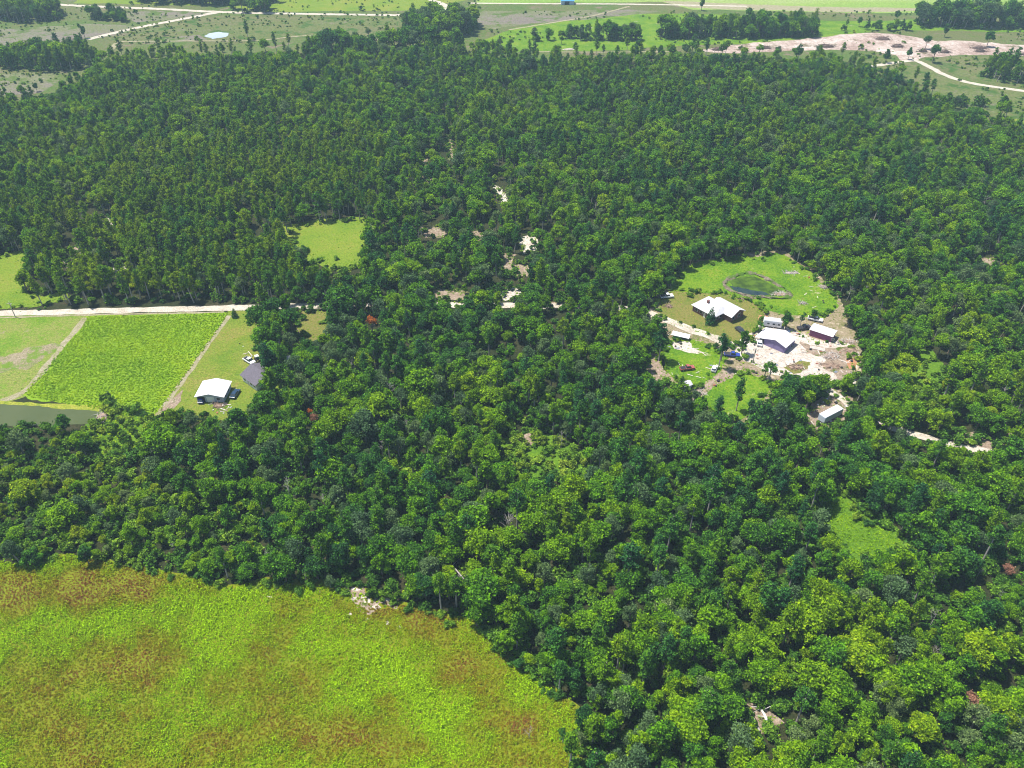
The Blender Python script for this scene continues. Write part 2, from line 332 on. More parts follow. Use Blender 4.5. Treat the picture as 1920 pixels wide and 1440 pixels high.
GLADE = [(1556,925),(1580,935),(1640,985),(1668,1000),(1692,1030),(1700,1060),(1660,1052),(1590,1040),(1548,1005),(1552,960)]
sheet('glade', GLADE, M['glade'], .04, .8, out=5)
strip('sand_road', [(-300,600),(-40,591),(0,588),(160,584),(320,580),(480,576.5),(560,574),(640,572),(760,571),(900,573),(1040,574),(1180,580),(1240,596)], 3.7, M['road'], .09)
strip('driveway', [(1232,592),(1262,606),(1300,620),(1340,634),(1372,648),(1410,660)], 4.2, M['road'], .1, .5)
strip('lower_road', [(1548,728),(1562,738),(1585,752),(1600,772),(1650,794),(1740,822),(1800,838),(1870,850),(1990,880)], 3.0, M['road'], .09, .6)
sheet('sand_patch', [(1800,818),(1840,812),(1878,832),(1884,850),(1850,846)], M['dirt'], .05, .8, 1.5, out=1)
sheet('sand_patch', [(1888,815),(1930,800),(1940,830),(1900,838)], M['dirt'], .05, .8, 1.5, out=1)
strip('field_track', [(162,596),(140,622),(110,658),(80,696),(40,738),(0,752)], 2.2, M['track'], .06, .7)
strip('field_track', [(430,592),(405,626),(370,676),(335,726),(296,778)], 1.7, M['track'], .065, .7)
strip('road_verge', [(-60,598),(150,591),(300,588),(420,585)], 1.0, M['track'], .062, .8)
sheet('worn_ground', [(0,672),(50,660),(100,644),(112,646),(88,672),(60,692),(0,700)], M['worn'], .05, 1.6, 1.5)
sheet('worn_ground', [(300,770),(330,742),(344,730),(336,752),(312,782)], M['dirt'], .07, .6, 1.2)
# the sandy bank where the wood meets the marsh
BANK = [(640,1092),(664,1094),(686,1116),(712,1122),(740,1106),(754,1124),(744,1144),(716,1142),(694,1150),(664,1130)]
sheet('sandy_bank', BANK, M['dirt'], .07, 1.1, .8)
for p in [(668,1106,9),(684,1122,10),(730,1122,8),(742,1132,7),(706,1138,8),(664,1124,6)]:
    sheet('sand_patch', [(p[0]-p[2], p[1]), (p[0], p[1]-p[2]*.6), (p[0]+p[2], p[1]), (p[0], p[1]+p[2]*.6)], M['sand'], .085, .7, .6)
for p in [(520,1100,7),(600,1110,5),(690,1162,7),(725,1168,6),(750,1175,5),(655,1150,5),(830,1152,7),(505,1118,5)]:
    sheet('sand_patch', [(p[0]-p[2], p[1]), (p[0], p[1]-p[2]*.5), (p[0]+p[2], p[1]), (p[0], p[1]+p[2]*.5)], M['sand'], .06, .5, .5)
# bare patches under the open middle of the wood
OPEN = [[(975,448),(1000,440),(1010,466),(985,474)], [(885,434),(918,436),(916,452),(890,450)], [(942,476),(962,480),(962,512),(948,512)], [(966,498),(992,500),(990,518),(970,516)],
        [(925,348),(938,352),(956,380),(946,386)], [(840,258),(848,258),(852,300),(842,300)], [(794,428),(832,428),(838,444),(800,444)], [(816,540),(872,548),(870,566),(820,560)],
        [(940,548),(966,542),(980,560),(950,562)], [(560,584),(618,588),(612,630),(580,636),(562,612)], [(790,300),(800,296),(806,340),(796,345)],
        [(120,480),(150,460),(158,472),(130,500)], [(200,410),(212,408),(210,440),(204,440)], [(1215,690),(1240,640),(1246,700),(1232,724),(1212,720)], [(1164,340),(1174,334),(1176,352),(1168,352)],
        [(1000,566),(1040,570),(1080,574),(1040,580)], [(210,505),(232,500),(240,508),(220,515)],
        [(1404,1322),(1420,1318),(1460,1352),(1450,1368),(1432,1366)], [(1410,1095),(1440,1090),(1450,1100),(1420,1104)], [(960,826),(1000,808),(1012,824),(980,836)], [(1868,290),(1890,290),(1886,298),(1870,298)], [(1830,486),(1862,484),(1868,500),(1840,500)]]
for i, p in enumerate(OPEN):
    sheet('bare_ground', p, M['dirt'] if i % 4 or i > 16 else M['sand'], .045, .9, 1.2, out=1)
sheet('small_clearing', OPEN[9], M['drylawn'], .06, .8, 1.2, out=1)
# far fields
sheet('fallow_field', [(-100,62),(60,52),(160,44),(236,46),(250,50),(240,62),(160,76),(80,84),(-100,92)], M['fallow'], .05, 2, 8)
sheet('fallow_field', [(240,22),(300,20),(400,26),(360,32),(250,44),(240,36)], M['fallow'], .055, 2, 8)
sheet('hay_field', [(410,30),(560,32),(745,34),(752,60),(740,72),(600,68),(470,74),(330,76),(260,74),(180,78),(330,44)], M['farfield'], .05, 2, 8)
sheet('fallow_patch', [(300,72),(370,66),(390,74),(330,79)], M['fallow'], .06, 1.5, 5)
sheet('fallow_patch', [(690,74),(740,62),(755,78),(720,84)], M['dirt'], .06, 1.5, 5)
sheet('brushy_field', [(880,20),(1000,22),(1180,18),(1240,22),(1120,36),(1000,44),(920,56),(896,50)], M['fallow'], .05, 2, 8)
sheet('green_field', [(960,52),(1060,38),(1180,26),(1320,26),(1560,40),(1800,36),(1930,46),(1930,60),(1640,56),(1560,76),(1400,80),(1180,92),(960,98),(880,90)], M['lawn'], .045, 2, 8)
sheet('pale_field', [(880,-20),(2300,-20),(2300,20),(1900,26),(1600,24),(1300,18),(1240,4),(1100,4),(900,8)], M['palegreen'], .06, 2, 10)
sheet('sandy_band', [(1240,2),(1400,8),(1600,14),(1740,15),(1740,20),(1600,23),(1440,20),(1290,14)], M['track'], .08, 2, 8)
sheet('far_meadow', [(140,-10),(430,-10),(760,-10),(880,0),(760,20),(520,22),(400,12),(140,6)], M['bright'], .05, 2, 8)
CLEARED = [(1300,94),(1370,84),(1460,78),(1560,68),(1596,64),(1640,61),(1690,66),(1752,76),(1810,78),(1930,84),(1930,104),(1860,104),(1780,104),(1740,108),(1716,114),(1690,116),(1680,104),(1640,96),(1560,94),(1440,98),(1340,100)]
sheet('cleared_land', CLEARED, M['farsand'], .065, 2.5, 6)
sheet('scrubby_field', [(1600,106),(1680,110),(1700,118),(1760,140),(1840,158),(1930,170),(1930,236),(1890,214),(1810,206),(1756,188),(1708,150),(1640,128)], M['farfield'], .05, 2, 6)
sheet('scrubby_field', [(1730,108),(1860,106),(1930,106),(1930,160),(1850,152),(1790,140),(1750,120)], M['farfield'], .05, 2, 6)
strip('far_road', [(60,4),(130,10),(300,17),(410,22.5),(560,26),(745,28.5),(800,29)], 6, M['road'], .1)
strip('far_road', [(165,74),(240,56),(320,40),(410,23)], 6, M['road'], .105)
strip('far_road', [(790,-6),(830,8),(842,20)], 6, M['road'], .1)
strip('far_road', [(880,6),(1000,7),(1180,8),(1400,12)], 4, M['road'], .1)
strip('far_road', [(1600,128),(1650,122),(1690,116),(1716,114),(1740,124),(1770,140),(1812,154),(1870,164),(1930,172)], 4.5, M['road'], .1)
strip('far_track', [(955,56),(1040,42),(1110,30),(1180,12)], 2.5, M['track'], .1)
strip('far_track', [(200,104),(214,86),(222,78)], 4, M['track'], .1)
strip('far_track', [(222,78),(360,77),(480,76),(560,68),(650,64)], 2.5, M['track'], .11)
strip('far_track', [(1010,97),(1100,98),(1260,97)], 2, M['track'], .1)
sheet('far_pond', [(384,68),(392,63),(410,60),(428,62),(424,69),(400,73)], M['paleWater'], .12, 1, 3)
sheet('scrub_field', [(-100,140),(60,138),(110,136),(120,142),(96,160),(76,172),(30,178),(-100,180)], M['fallow'], .05, 2, 5)
sheet('right_meadow', [(1875,222),(1930,226),(1930,256),(1890,250)], M['bright'], .06, 1, 4)

# homestead pond: a dirt rim pushed up round a green pool with a little open water
def ring(name, poly, mat, width, height, z=.06):
    pts = [G(*p) for p in poly]; s = []
    n = len(pts)
    for i in range(n):
        for k in range(6):
            t = k/6; p0, a, b, p3 = pts[i-1], pts[i], pts[(i+1) % n], pts[(i+2) % n]
            s.append(.5*((2*a)+(b-p0)*t+(2*p0-5*a+4*b-p3)*t*t+(3*a-p0-3*b+p3)*t**3))
    cen = sum(s, Vector())/len(s); vs = []; fs = []; L = len(s)
    prof = [(-1, 0), (-.5, .7), (0, 1), (.5, .6), (1, 0)]
    for i, p in enumerate(s):
        d = (p-cen).normalized()
        for a, h in prof:
            ww = width*(.35+1.5*abs(noise.noise(p*.23))); hh = height*h*(.55+.9*abs(noise.noise(p*.21+Vector((5, 0, 0)))))
            q = p+d*a*ww+Vector((noise.noise(p*.7+d*a), noise.noise(p*.7+d*a+Vector((9, 0, 0))), 0))*1.0; vs.append((q.x, q.y, z+hh))
    k = len(prof)
    for i in range(L):
        for j in range(k-1): fs.append((i*k+j, i*k+j+1, ((i+1) % L)*k+j+1, ((i+1) % L)*k+j))
    me = bpy.data.meshes.new(name); me.from_pydata(vs, [], fs); me.materials.append(mat); me.update()
    if sum(p.normal.z for p in me.polygons) < 0: me.flip_normals()
    o = bpy.data.objects.new(name, me); C.objects.link(o); o['kind'] = 'structure'; return o
BASIN = [(1366,528),(1392,518),(1414,518),(1444,532),(1470,547),(1464,556),(1436,555),(1400,550),(1374,540)]
sheet('algae_pond', BASIN, M['algae'], .1, .4, 1.2)
sheet('pond_water', [(1368,536),(1380,538),(1400,543),(1428,547),(1442,553),(1424,556),(1398,551),(1376,544)], M['bluewater'], .12, .4, 1.2)
ring('pond_rim', [(1360,528),(1392,514),(1416,514),(1450,530),(1478,548),(1470,560),(1436,558),(1400,554),(1368,544)], M['bank'], 1.3, .8)

# ------------------------------------------------------------------ buildings
def frame(a, b):
    """local frame of a front wall seen between two photo points of its foot"""
    A, B = G(*a), G(*b); d = B-A
    return A, d.length, math.atan2(d.y, d.x)
def quadplate(mb, pts, t):
    """a roof plane of four corners with thickness"""
    p = [Vector(q) for q in pts]; n = (p[1]-p[0]).cross(p[-1]-p[0]).normalized()
    if n.z < 0: n = -n
    m = len(p); lo = [q-n*t for q in p]
    mb.add([*p, *lo], [tuple(range(m)), tuple(range(m, 2*m))[::-1]]+[(i, m+i, m+(i+1) % m, (i+1) % m) for i in range(m)])
def pane(mb, x0, x1, z0, z1, y, t=.06): mb.box(x0, x1, y-t, y+.02, z0, z1)
def gable(root, L, D, hw, hr, wall, roof, ov=.45, ridge='x', skip=None):
    """walls with gables and two roof planes, ridge along x or y, front wall on y=0"""
    m = MB()
    if ridge == 'x': m.prism([(0, 0), (D, 0), (D, hw), (D/2, hr), (0, hw)], 0, L)
    else:
        n0 = len(m.v); prof = [(0, 0), (L, 0), (L, hw), (L/2, hr), (0, hw)]; k = 5
        m.add([(x, 0, z) for x, z in prof]+[(x, D, z) for x, z in prof], [tuple(range(k)), tuple(range(k, 2*k))[::-1]]+[(i, k+i, k+(i+1) % k, (i+1) % k) for i in range(k)])
    m.build('wall', wall, root)
    for s in (0, 1):
        q = MB()
        if ridge == 'x':
            sl = (hr-hw)/(D/2); e = -ov if s == 0 else D+ov; quadplate(q, [(-ov, e, hw-sl*ov+.12), (L+ov, e, hw-sl*ov+.12), (L+ov, D/2, hr+.12), (-ov, D/2, hr+.12)], .1)
        else:
            sl = (hr-hw)/(L/2); e = -ov if s == 0 else L+ov; quadplate(q, [(e, -ov, hw-sl*ov+.12), (e, D+ov, hw-sl*ov+.12), (L/2, D+ov, hr+.12), (L/2, -ov, hr+.12)], .1)
        q.build('roof', roof, root)
def win(root, x0, x1, z0, z1, y=0.0, frame_m=None):
    f = MB(); f.box(x0-.1, x1+.1, y-.05, y+.02, z0-.1, z1+.1); fo = f.build('window', frame_m or M['trim'], root)
    g = MB(); g.box(x0, x1, y-.09, y-.052, z0, z1); g.build('pane', M['glass'], fo)
def sidewin(root, y0, y1, z0, z1, x):
    f = MB(); f.box(x-.02, x+.05, y0-.1, y1+.1, z0-.1, z1+.1); fo = f.build('window', M['trim'], root)
    g = MB(); g.box(x+.052, x+.09, y0, y1, z0, z1); g.build('pane', M['glass'], fo)
def door(root, x0, x1, z1, y=0.0, m=None):
    d = MB(); d.box(x0, x1, y-.07, y+.02, .02, z1); do = d.build('door', m or M['trim'], root)
    h = MB(); h.box(x1-.2, x1-.1, y-.13, y-.072, .95, 1.1); h.build('handle', M['chrome'], do)

# main house: brick walls, white metal roof, a wing to the right
A, L, rz = frame((1298, 583), (1338, 605))
R = empty('farmhouse', A, rz); tag(R, 'brick house with a white metal roof standing on the dry lawn behind a lone conifer', 'house')
LH, DH = L, 8.6
m = MB(); m.box(0, LH, 0, DH, 0, 2.7); m.build('wall', M['brick'], R)
m = MB(); m.box(LH+.003, LH+3.6, 4.6, 11.6, 0, 2.6); m.prism([(8.62, 0), (11.5, 0), (11.5, 2.6), (8.62, 2.6)], 2, LH); m.build('wing_wall', M['brick'], R)
o_ = .55; hr = 4.4; e = 2.62
m = MB()
r0, r1 = (2.2, DH/2, hr), (LH-1.6, DH/2, hr)
quadplate(m, [(-o_, -o_, e), (LH+o_, -o_, e), r1, r0], .12); m.build('roof', M['white_roof'], R)
m = MB(); quadplate(m, [(-o_, DH+o_, e), (LH+o_, DH+o_, e), r1, r0], .12); m.build('roof', M['white_roof'], R)
m = MB(); quadplate(m, [(-o_, -o_, e), (-o_, DH+o_, e), r0], .12); m.build('roof', M['white_roof'], R)
m = MB(); quadplate(m, [(LH+o_, -o_, e), (LH+o_, DH+o_, e), r1], .12); m.build('roof', M['white_roof'], R)
m = MB(); quadplate(m, [(2.5, 12.0, 2.5), (LH+4.2, 12.0, 2.5), (LH+4.2, 8.1, 4.35), (3.5, 8.1, 4.35)], .12); m.build('roof', M['white_roof'], R)
m = MB(); quadplate(m, [(3.2, 4.1, 2.5), (LH+4.2, 4.1, 2.5), (LH+4.2, 8.1, 4.35), (3.5, 8.1, 4.35)], .12); m.build('roof', M['white_roof'], R)
m = MB(); m.prism([(4.6, 2.6), (11.6, 2.6), (8.1, 4.2)], LH+3.3, LH+3.58); m.build('gable', M['brick'], R)
m = MB(); m.box(3.4, 4.2, 3.0, 3.7, 3.2, 5.1); m.build('chimney', M['brick'], R)
for x in (1.2, 3.4, 6.8, 8.9): win(R, x, x+1.1, .9, 2.0)
door(R, 5.1, 6.0, 2.05)
for y in (1.0, 2.9): sidewin(R, y, y+1.1, .9, 2.0, LH)
for y in (5.4, 8.6): sidewin(R, y, y+1.3, .8, 2.0, LH+3.6)
for x in (.4, 3.1, 7.9):
    pass

# garage with a gable to the front and an open bay on its left
A, L, rz = frame((1431, 646), (1470, 662.5))
R = empty('garage', A, rz); tag(R, 'garage with shade-purple walls and wide white gable roof in the middle of the sandy yard', 'garage')
D = 7.2; gable(R, L, D, 2.5, 3.7, M['purple'], M['white_roof'], .35, 'y')
m = MB(); quadplate(m, [(-3.3, -.35, 1.95), (-3.3, D+.35, 1.95), (-.36, D+.35, 2.46), (-.36, -.35, 2.46)], .1); m.build('lean_to_roof', M['white_roof'], R)
for y in (.1, D/2, D-.1): q = MB(); q.box(-3.15, -3.0, y-.08, y+.08, 0, 1.92); q.build('post', M['timber'], R)
for x in (1.0, 4.6): q = MB(); q.box(x, x+2.6, -.06, .02, .02, 2.1); q.build('garage_door', M['purple'], R)
sidewin(R, 2.2, 3.2, 1, 1.9, L); sidewin(R, 4.6, 5.4, .1, 2.0, L)
# long maroon shed
A, L, rz = frame((1516.5, 629), (1557.5, 642.5))
R = empty('long_shed', A, rz); tag(R, 'long maroon shed with flat white roof at the right of the sandy yard', 'shed')
D = 4.4; gable(R, L, D, 2.5, 2.95, M['maroon'], M['white_roof'], .3, 'x')
for x in (1.0, 4.8): q = MB(); q.box(x, x+2.2, -.06, .02, .02, 2.1); q.build('door', M['maroon'], R)
win(R, 7.6, 8.4, 1.1, 1.8)
# low lean-to by the driveway
A, L, rz = frame((1259, 633), (1290, 640))
R = empty('lean_to', A, rz); tag(R, 'low open lean-to with white roof and dark front beside the white driveway', 'lean-to')
m = MB(); m.box(0, L, 1.6, 1.75, 0, 1.5); m.build('back_wall', M['purple'], R)
m = MB(); quadplate(m, [(-.2, -.2, 1.25), (L+.2, -.2, 1.25), (L+.2, 2.0, 1.65), (-.2, 2.0, 1.65)], .1); m.build('roof', M['white_roof'], R)
for x in (.1, L/2, L-.1): q = MB(); q.box(x-.07, x+.07, -.05, .09, 0, 1.2); q.build('post', M['timber'], R)
# small white shed below the rough lawn
A, L, rz = frame((1268, 731), (1277, 738))
R = empty('small_shed', A, rz); tag(R, 'small shed with white roof half hidden by trees left of the garden path', 'shed')
gable(R, L, 4.2, 2.0, 2.7, M['greywall'], M['white_roof'], .25, 'y'); door(R, .6, 1.4, 1.8)
# white shed on the left lawn
A, L, rz = frame((371, 754), (421, 754.5))
R = empty('pale_shed', A, rz); tag(R, 'pale grey shed with white gable roof and one open bay on the left lawn', 'shed')
D = 7.4; gable(R, L, D, 2.35, 3.4, M['greywall'], M['white_roof'], .5, 'y')
m = MB(); m.box(.25, 2.5, -.05, .02, .02, 2.1); m.build('bay_shade_panel', M['dark'], R)  # dark panel on the closed wall paints the bay's inner shade
m = MB(); m.box(3.1, 5.4, -.06, .02, .02, 2.1); m.build('garage_door', M['white'], R)
sidewin(R, 1.4, 2.4, .9, 1.8, L); sidewin(R, 4.2, 5.2, .9, 1.8, L); win(R, 6.2, 7.2, 1, 1.8)
# brown roofed house half under trees
A, L, rz = frame((456, 714), (482, 733))
R = empty('shingled_house', A, rz); tag(R, 'white house with grey-brown shingle roof half hidden under dark trees by the left lawn', 'house')
D = 8.4; gable(R, L, D, 2.5, 4.3, M['white'], M['shingle'], .5, 'x')
for x in (.8, 4.6, 6.4): win(R, x, x+1.0, .9, 1.9)
door(R, 2.8, 3.7, 2.05); sidewin(R, 2.2, 3.4, .9, 1.9, L); sidewin(R, 5.2, 6.4, .9, 1.9, L)
# far barn
A, L, rz = frame((1052, 9), (1076, 9))
R = empty('far_barn', A, rz); tag(R, 'blue-roofed barn at the top edge beside the far road', 'barn')
gable(R, L, 9, 3, 4.6, M['greywall'], M['blueroof'], .4, 'x'); m = MB(); m.box(3, 7, -.06, .02, .02, 2.6); m.build('door', M['dark'], R)

# ------------------------------------------------------------------ vehicles
def wheels(root, xs, ys, r=.33, w=.22):
    for x in xs:
        for y in ys:
            m = MB(); m.tube([(x, y-w/2, r), (x, y+w/2, r)], [r, r], 12); wo = m.build('wheel', M['tyre'], root)
            s = 1 if y > 0 else -1
            q = MB(); q.tube([(x, y+s*(w/2+.002), r), (x, y+s*(w/2+.02), r)], [r*.55, r*.55], 10); q.build('rim', M['chrome'], wo)
def lights(root, x0, x1, y, z):
    for s in (-1, 1):
        m = MB(); m.box(x1-.02, x1+.03, s*y-.16, s*y+.16, z, z+.14); m.build('headlight', M['trim'], root)
        m = MB(); m.box(x0-.03, x0+.02, s*y-.14, s*y+.14, z, z+.16); m.build('tail_light', M['redcar'], root)
def car(px, deg, paint, label, L=4.6, W=1.8, cat='car', name='parked_car', pickup=False):
    R = empty(name, G(*px), math.radians(deg)); tag(R, label, cat)
    hl = L/2; m = MB()
    side = [(-hl, .35), (hl, .35), (hl, .72), (hl-.9, .93), (-hl, .95)] if not pickup else [(-hl, .45), (hl, .45), (hl, .9), (hl-.2, 1.05), (-hl, 1.02)]
    def loft(mb, prof, w0):
        n = len(prof); mb.add([(x, -w0, z) for x, z in prof]+[(x, w0, z) for x, z in prof], [tuple(range(n)), tuple(range(n, 2*n))[::-1]]+[(i, n+i, n+(i+1) % n, (i+1) % n) for i in range(n)])
    loft(m, side, W/2); m.build('body', paint, R, .07)
    cab = [(-1.75, .95), (1.0, .93), (.35, 1.42), (-1.3, 1.42)] if not pickup else [(-.5, 1.03), (1.3, 1.04), (.75, 1.72), (-.35, 1.72)]
    m = MB(); m.add([(x, s*(W/2-.09-(.16 if z > 1.2 else 0)), z) for s in (-1, 1) for x, z in cab], [(0, 1, 2, 3), (7, 6, 5, 4), (0, 4, 5, 1), (1, 5, 6, 2), (3, 2, 6, 7), (0, 3, 7, 4)])
    m.build('window', M['glass'], R)
    x0, x1, zt = (-1.25, .28, 1.425) if not pickup else (-.33, .7, 1.725)
    m = MB(); m.box(x0, x1, -(W/2-.28), W/2-.28, zt, zt+.04); m.build('roof', paint, R)
    if pickup:
        m = MB(); m.box(-hl+.12, -.62, -(W/2-.12), W/2-.12, 1.024, 1.05); m.build('bed', M['dark'], R)
    wheels(R, (-hl+.85, hl-.85), (-W/2+.08, W/2-.08), .33 if not pickup else .38); lights(R, -hl, hl, W/2-.3, .62 if not pickup else .72)
    return R
def boxtrailer(px, deg, L, W, h, body_m, label, cat, name, windows=True, z0=.55):
    R = empty(name, G(*px), math.radians(deg)); tag(R, label, cat); hl = L/2
    m = MB(); m.box(-hl, hl, -W/2, W/2, z0, h); m.build('body', body_m, R, .12)
    m = MB(); m.box(-hl+.05, hl-.05, -W/2+.05, W/2-.05, h+.003, h+.06); m.build('roof', M['white_roof'], R)
    if windows:
        for s in (-1, 1):
            for x in (-hl*.6, 0, hl*.55): q = MB(); q.box(x, x+.8, s*(W/2+.005)-.02, s*(W/2+.005)+.02, 1.4, 2.0); q.build('window', M['glass'], R)
        q = MB(); q.box(hl*.25, hl*.25+.7, -W/2-.03, -W/2+.015, .7, 2.2); q.build('door', M['trim'], R)
    wheels(R, (-.5, .5), (-W/2+.1, W/2-.1), .36)
    q = MB(); q.tube([(hl, 0, .5), (hl+1.0, 0, .45)], [.06, .06], 6); q.build('hitch', M['chrome'], R)
    return R
car((441.5, 741), 82, M['navycar'], 'navy car parked on the grass right of the pale grey shed', 4.6, 1.85)
car((379.5, 752), 90, M['bluecar'], 'bright blue car nosing out of the open shed bay', 3.6, 1.7)
car((468, 679), -40, M['white'], 'white pickup truck parked behind the grey-brown shingle house', 4.9, 1.85, 'pickup truck', 'pickup_truck', True)
car((1250, 558), 8, M['white'], 'white pickup truck in tree shade at the left end of the dry lawn', 5.0, 1.9, 'pickup truck', 'pickup_truck', True)
car((1372, 668), -8, M['bluecar'], 'dark blue pickup truck in tree shade at the sandy yard corner', 5.2, 1.9, 'pickup truck', 'pickup_truck', True)
car((1288, 693), 12, M['redcar'], 'faded red pickup truck left on the rough lawn', 5.0, 1.8, 'pickup truck', 'pickup_truck', True)
car((1339, 694), 65, M['white'], 'small white car on the dirt above the garden path', 3.6, 1.6)
car((1388, 622), -65, M['darkcar'], 'charcoal car near the trees right of the brick house', 4.5, 1.8)
car((1424, 645), 75, M['white'], 'white car parked under the garage lean-to', 4.2, 1.75)
car((1507, 617), 15, M['darkcar'], 'charcoal pickup truck behind the left end of the maroon shed', 5.0, 1.9, 'pickup truck', 'pickup_truck', True)
car((1528, 601), -25, M['white'], 'white flat-bed pickup truck on bare ground behind the maroon shed', 5.2, 1.9, 'pickup truck', 'pickup_truck', True)
car((1632, 795), 15, M['navycar'], 'navy car half hidden under trees by the lower sand road', 4.4, 1.8)
car((1916, 822), 60, M['white'], 'white car at the right edge beside the pink dirt patch', 4.5, 1.8)
boxtrailer((1447, 612), -14, 6.2, 2.4, 2.9, M['white'], 'white camper trailer parked just behind the garage', 'camper', 'camper_trailer')
boxtrailer((1555, 784), 33, 8.2, 2.5, 2.7, M['greywall'], 'long pale trailer with white roof among trees by the lower sand road', 'trailer', 'long_trailer', False)
boxtrailer((532, 681), -22, 7.0, 2.4, 2.8, M['white'], 'white camper trailer in deep shade under the trees behind the shingle house', 'camper', 'camper_trailer')
# green tractor
R = empty('tractor', G(486, 676), math.radians(30)); tag(R, 'small green tractor at the trees behind the white pickup', 'tractor')
m = MB(); m.box(-.2, 1.5, -.35, .35, .7, 1.25); m.build('hood', M['greenpaint'], R, .06)
m = MB(); m.box(-1.0, -.2, -.5, .5, .6, 1.0); m.build('seat', M['dark'], R)
m = MB()
for x, y in ((-.9, -.5), (-.9, .5), (-.1, -.5), (-.1, .5)): m.box(x-.04, x+.04, y-.04, y+.04, 1.0, 2.1)
m.build('canopy_frame', M['dark'], R)
m = MB(); m.box(-1.1, .1, -.65, .65, 2.1, 2.16); m.build('canopy', M['white'], R)
wheels(R, (-.7,), (-.75, .75), .65, .35); wheels(R, (1.1,), (-.6, .6), .38, .22)
# pool in the pine wood
R = empty('swimming_pool', G(455, 372)); tag(R, 'round blue above-ground pool glimpsed between the pines', 'pool')
m = MB(); m.tube([(0, 0, 0), (0, 0, 1.15)], [3.4, 3.4], 24); m.build('pool_wall', M['white'], R)
m = MB(); m.tube([(0, 0, 1.155), (0, 0, 1.18)], [3.2, 3.2], 24); m.build('water', M['bluetarp'], R)
m = MB(); m.box(3.5, 5.2, -1, 1, .5, .62); m.box(3.6, 3.7, -.9, -.8, 0, .5); m.box(5.0, 5.1, .8, .9, 0, .5); m.build('deck', M['timber'], R)
car((396, 398), 85, M['white'], 'white van-like pickup half hidden among the pines below the pool', 5.0, 1.9, 'pickup truck', 'pickup_truck', True)

# ------------------------------------------------------------------ poles, piles, timber
def pole(px, h, label, lamp=False):
    R = empty('utility_pole', G(*px)); tag(R, label, 'utility pole')
    m = MB(); m.tube([(0, 0, 0), (.05, 0, h)], [.16, .11], 8); m.build('pole', M['timber'], R)
    m = MB(); m.box(-.9, .9, -.06, .06, h-.8, h-.68); m.build('crossarm', M['timber'], R)
    for x in (-.75, .75): q = MB(); q.tube([(x, 0, h-.67), (x, 0, h-.45)], [.05, .04], 6); q.build('insulator', M['trim'], R)
    m = MB(); m.tube([(.2, 0, h-1.9), (.2, 0, h-1.2)], [.17, .17], 8); m.build('transformer', M['chrome'], R)
pole((29, 595), 6.5, 'bare wooden pole beside the sand road at the left edge')
pole((1411, 681), 6.2, 'wooden pole with a grey can at the front of the sandy yard')
def brush(px, rx, ry, h, n, mat, label, name='brush_pile', cat='brush pile', ln=1.6, core=None):
    R = empty(name, G(*px)); tag(R, label, cat, None); rnd = random.Random(int(px[0]*7+px[1]))
    m = MB(); 
    N = 10; m.add([(rx*.8*math.cos(2*math.pi*k/N)*f, ry*.8*math.sin(2*math.pi*k/N)*f, zz*h*rnd.uniform(.7, 1.1)) for f, zz in ((1, 0.0), (.75, .45), (.35, .75)) for k in range(N)]+[(0, 0, h*.8)],
          [(i*N+k, i*N+(k+1) % N, (i+1)*N+(k+1) % N, (i+1)*N+k) for i in range(2) for k in range(N)]+[(2*N+k, 2*N+(k+1) % N, 3*N) for k in range(N)])
    m.build('heap', core or M['stick'], R)
    b = MB()
    for i in range(n):
        a = rnd.uniform(0, 6.28); q = rnd.random()**.5; x, y = rx*q*math.cos(a), ry*q*math.sin(a); z = h*(1-q*q)*rnd.uniform(.3, 1)+.05
        d = rnd.uniform(0, 6.28); l = ln*rnd.uniform(.5, 1.2); t = rnd.uniform(-.35, .5)
        b.tube([(x, y, z), (x+l*math.cos(d), y+l*math.sin(d), max(.05, z+l*t))], [rnd.uniform(.05, .12), .03], 4)
    o = b.build('branches', mat, R); o['kind'] = 'stuff'
brush((410, 761), 1.9, 1.2, .8, 50, M['stick'], 'brown brush pile on the lawn in front of the pale grey shed')
brush((1493, 689), 3.4, 1.6, .7, 70, M['stick'], 'long brown brush pile in the middle of the sandy yard')
brush((1557, 668), 3.0, 2.2, .9, 80, M['greystick'], 'grey junk and brush heap below the maroon shed', 'junk_heap', 'junk heap')
brush((1556, 686), 3.6, 1.8, .8, 80, M['stick'], 'dark brown brush pile at the right front of the sandy yard')
brush((1598, 660), 2.0, 3.4, 1.0, 70, M['stick'], 'brush pile along the tree line right of the maroon shed')
brush((1588, 641), 4.0, 1.2, .8, 60, M['greystick'], 'grey brush row behind the right end of the maroon shed')
brush((1306, 740), 3.0, 1.6, .7, 60, M['greystick'], 'grey brush pile at the left end of the garden path')
brush((1545, 538), 2.2, 1.5, .9, 50, M['greystick'], 'pale brush pile on the lawn edge right of the homestead pond')
brush((1462, 552), 3.0, 1.4, .7, 60, M['greystick'], 'grey branches heaped on the right rim of the homestead pond')
brush((1484, 512), 3.4, 1.2, .5, 50, M['deadwood'], 'pale heap on the lawn behind the homestead pond', core=M['sand'])
brush((1506, 569), 1.6, 1.0, .8, 30, M['deadwood'], 'white rubble heap on the lawn behind the maroon shed', core=M['sand'])
brush((1400, 560), 4.2, .7, .5, 50, M['stick'], 'row of dark brushwood on the dry lawn between brick house and pond')
brush((1254, 575), 1.4, 1.0, .8, 40, M['stick'], 'small dark brush pile on the left of the dry lawn')
brush((192, 782), 2.2, 3.4, .8, 60, M['deadwood'], 'bleached driftwood heap at the right end of the left pond')
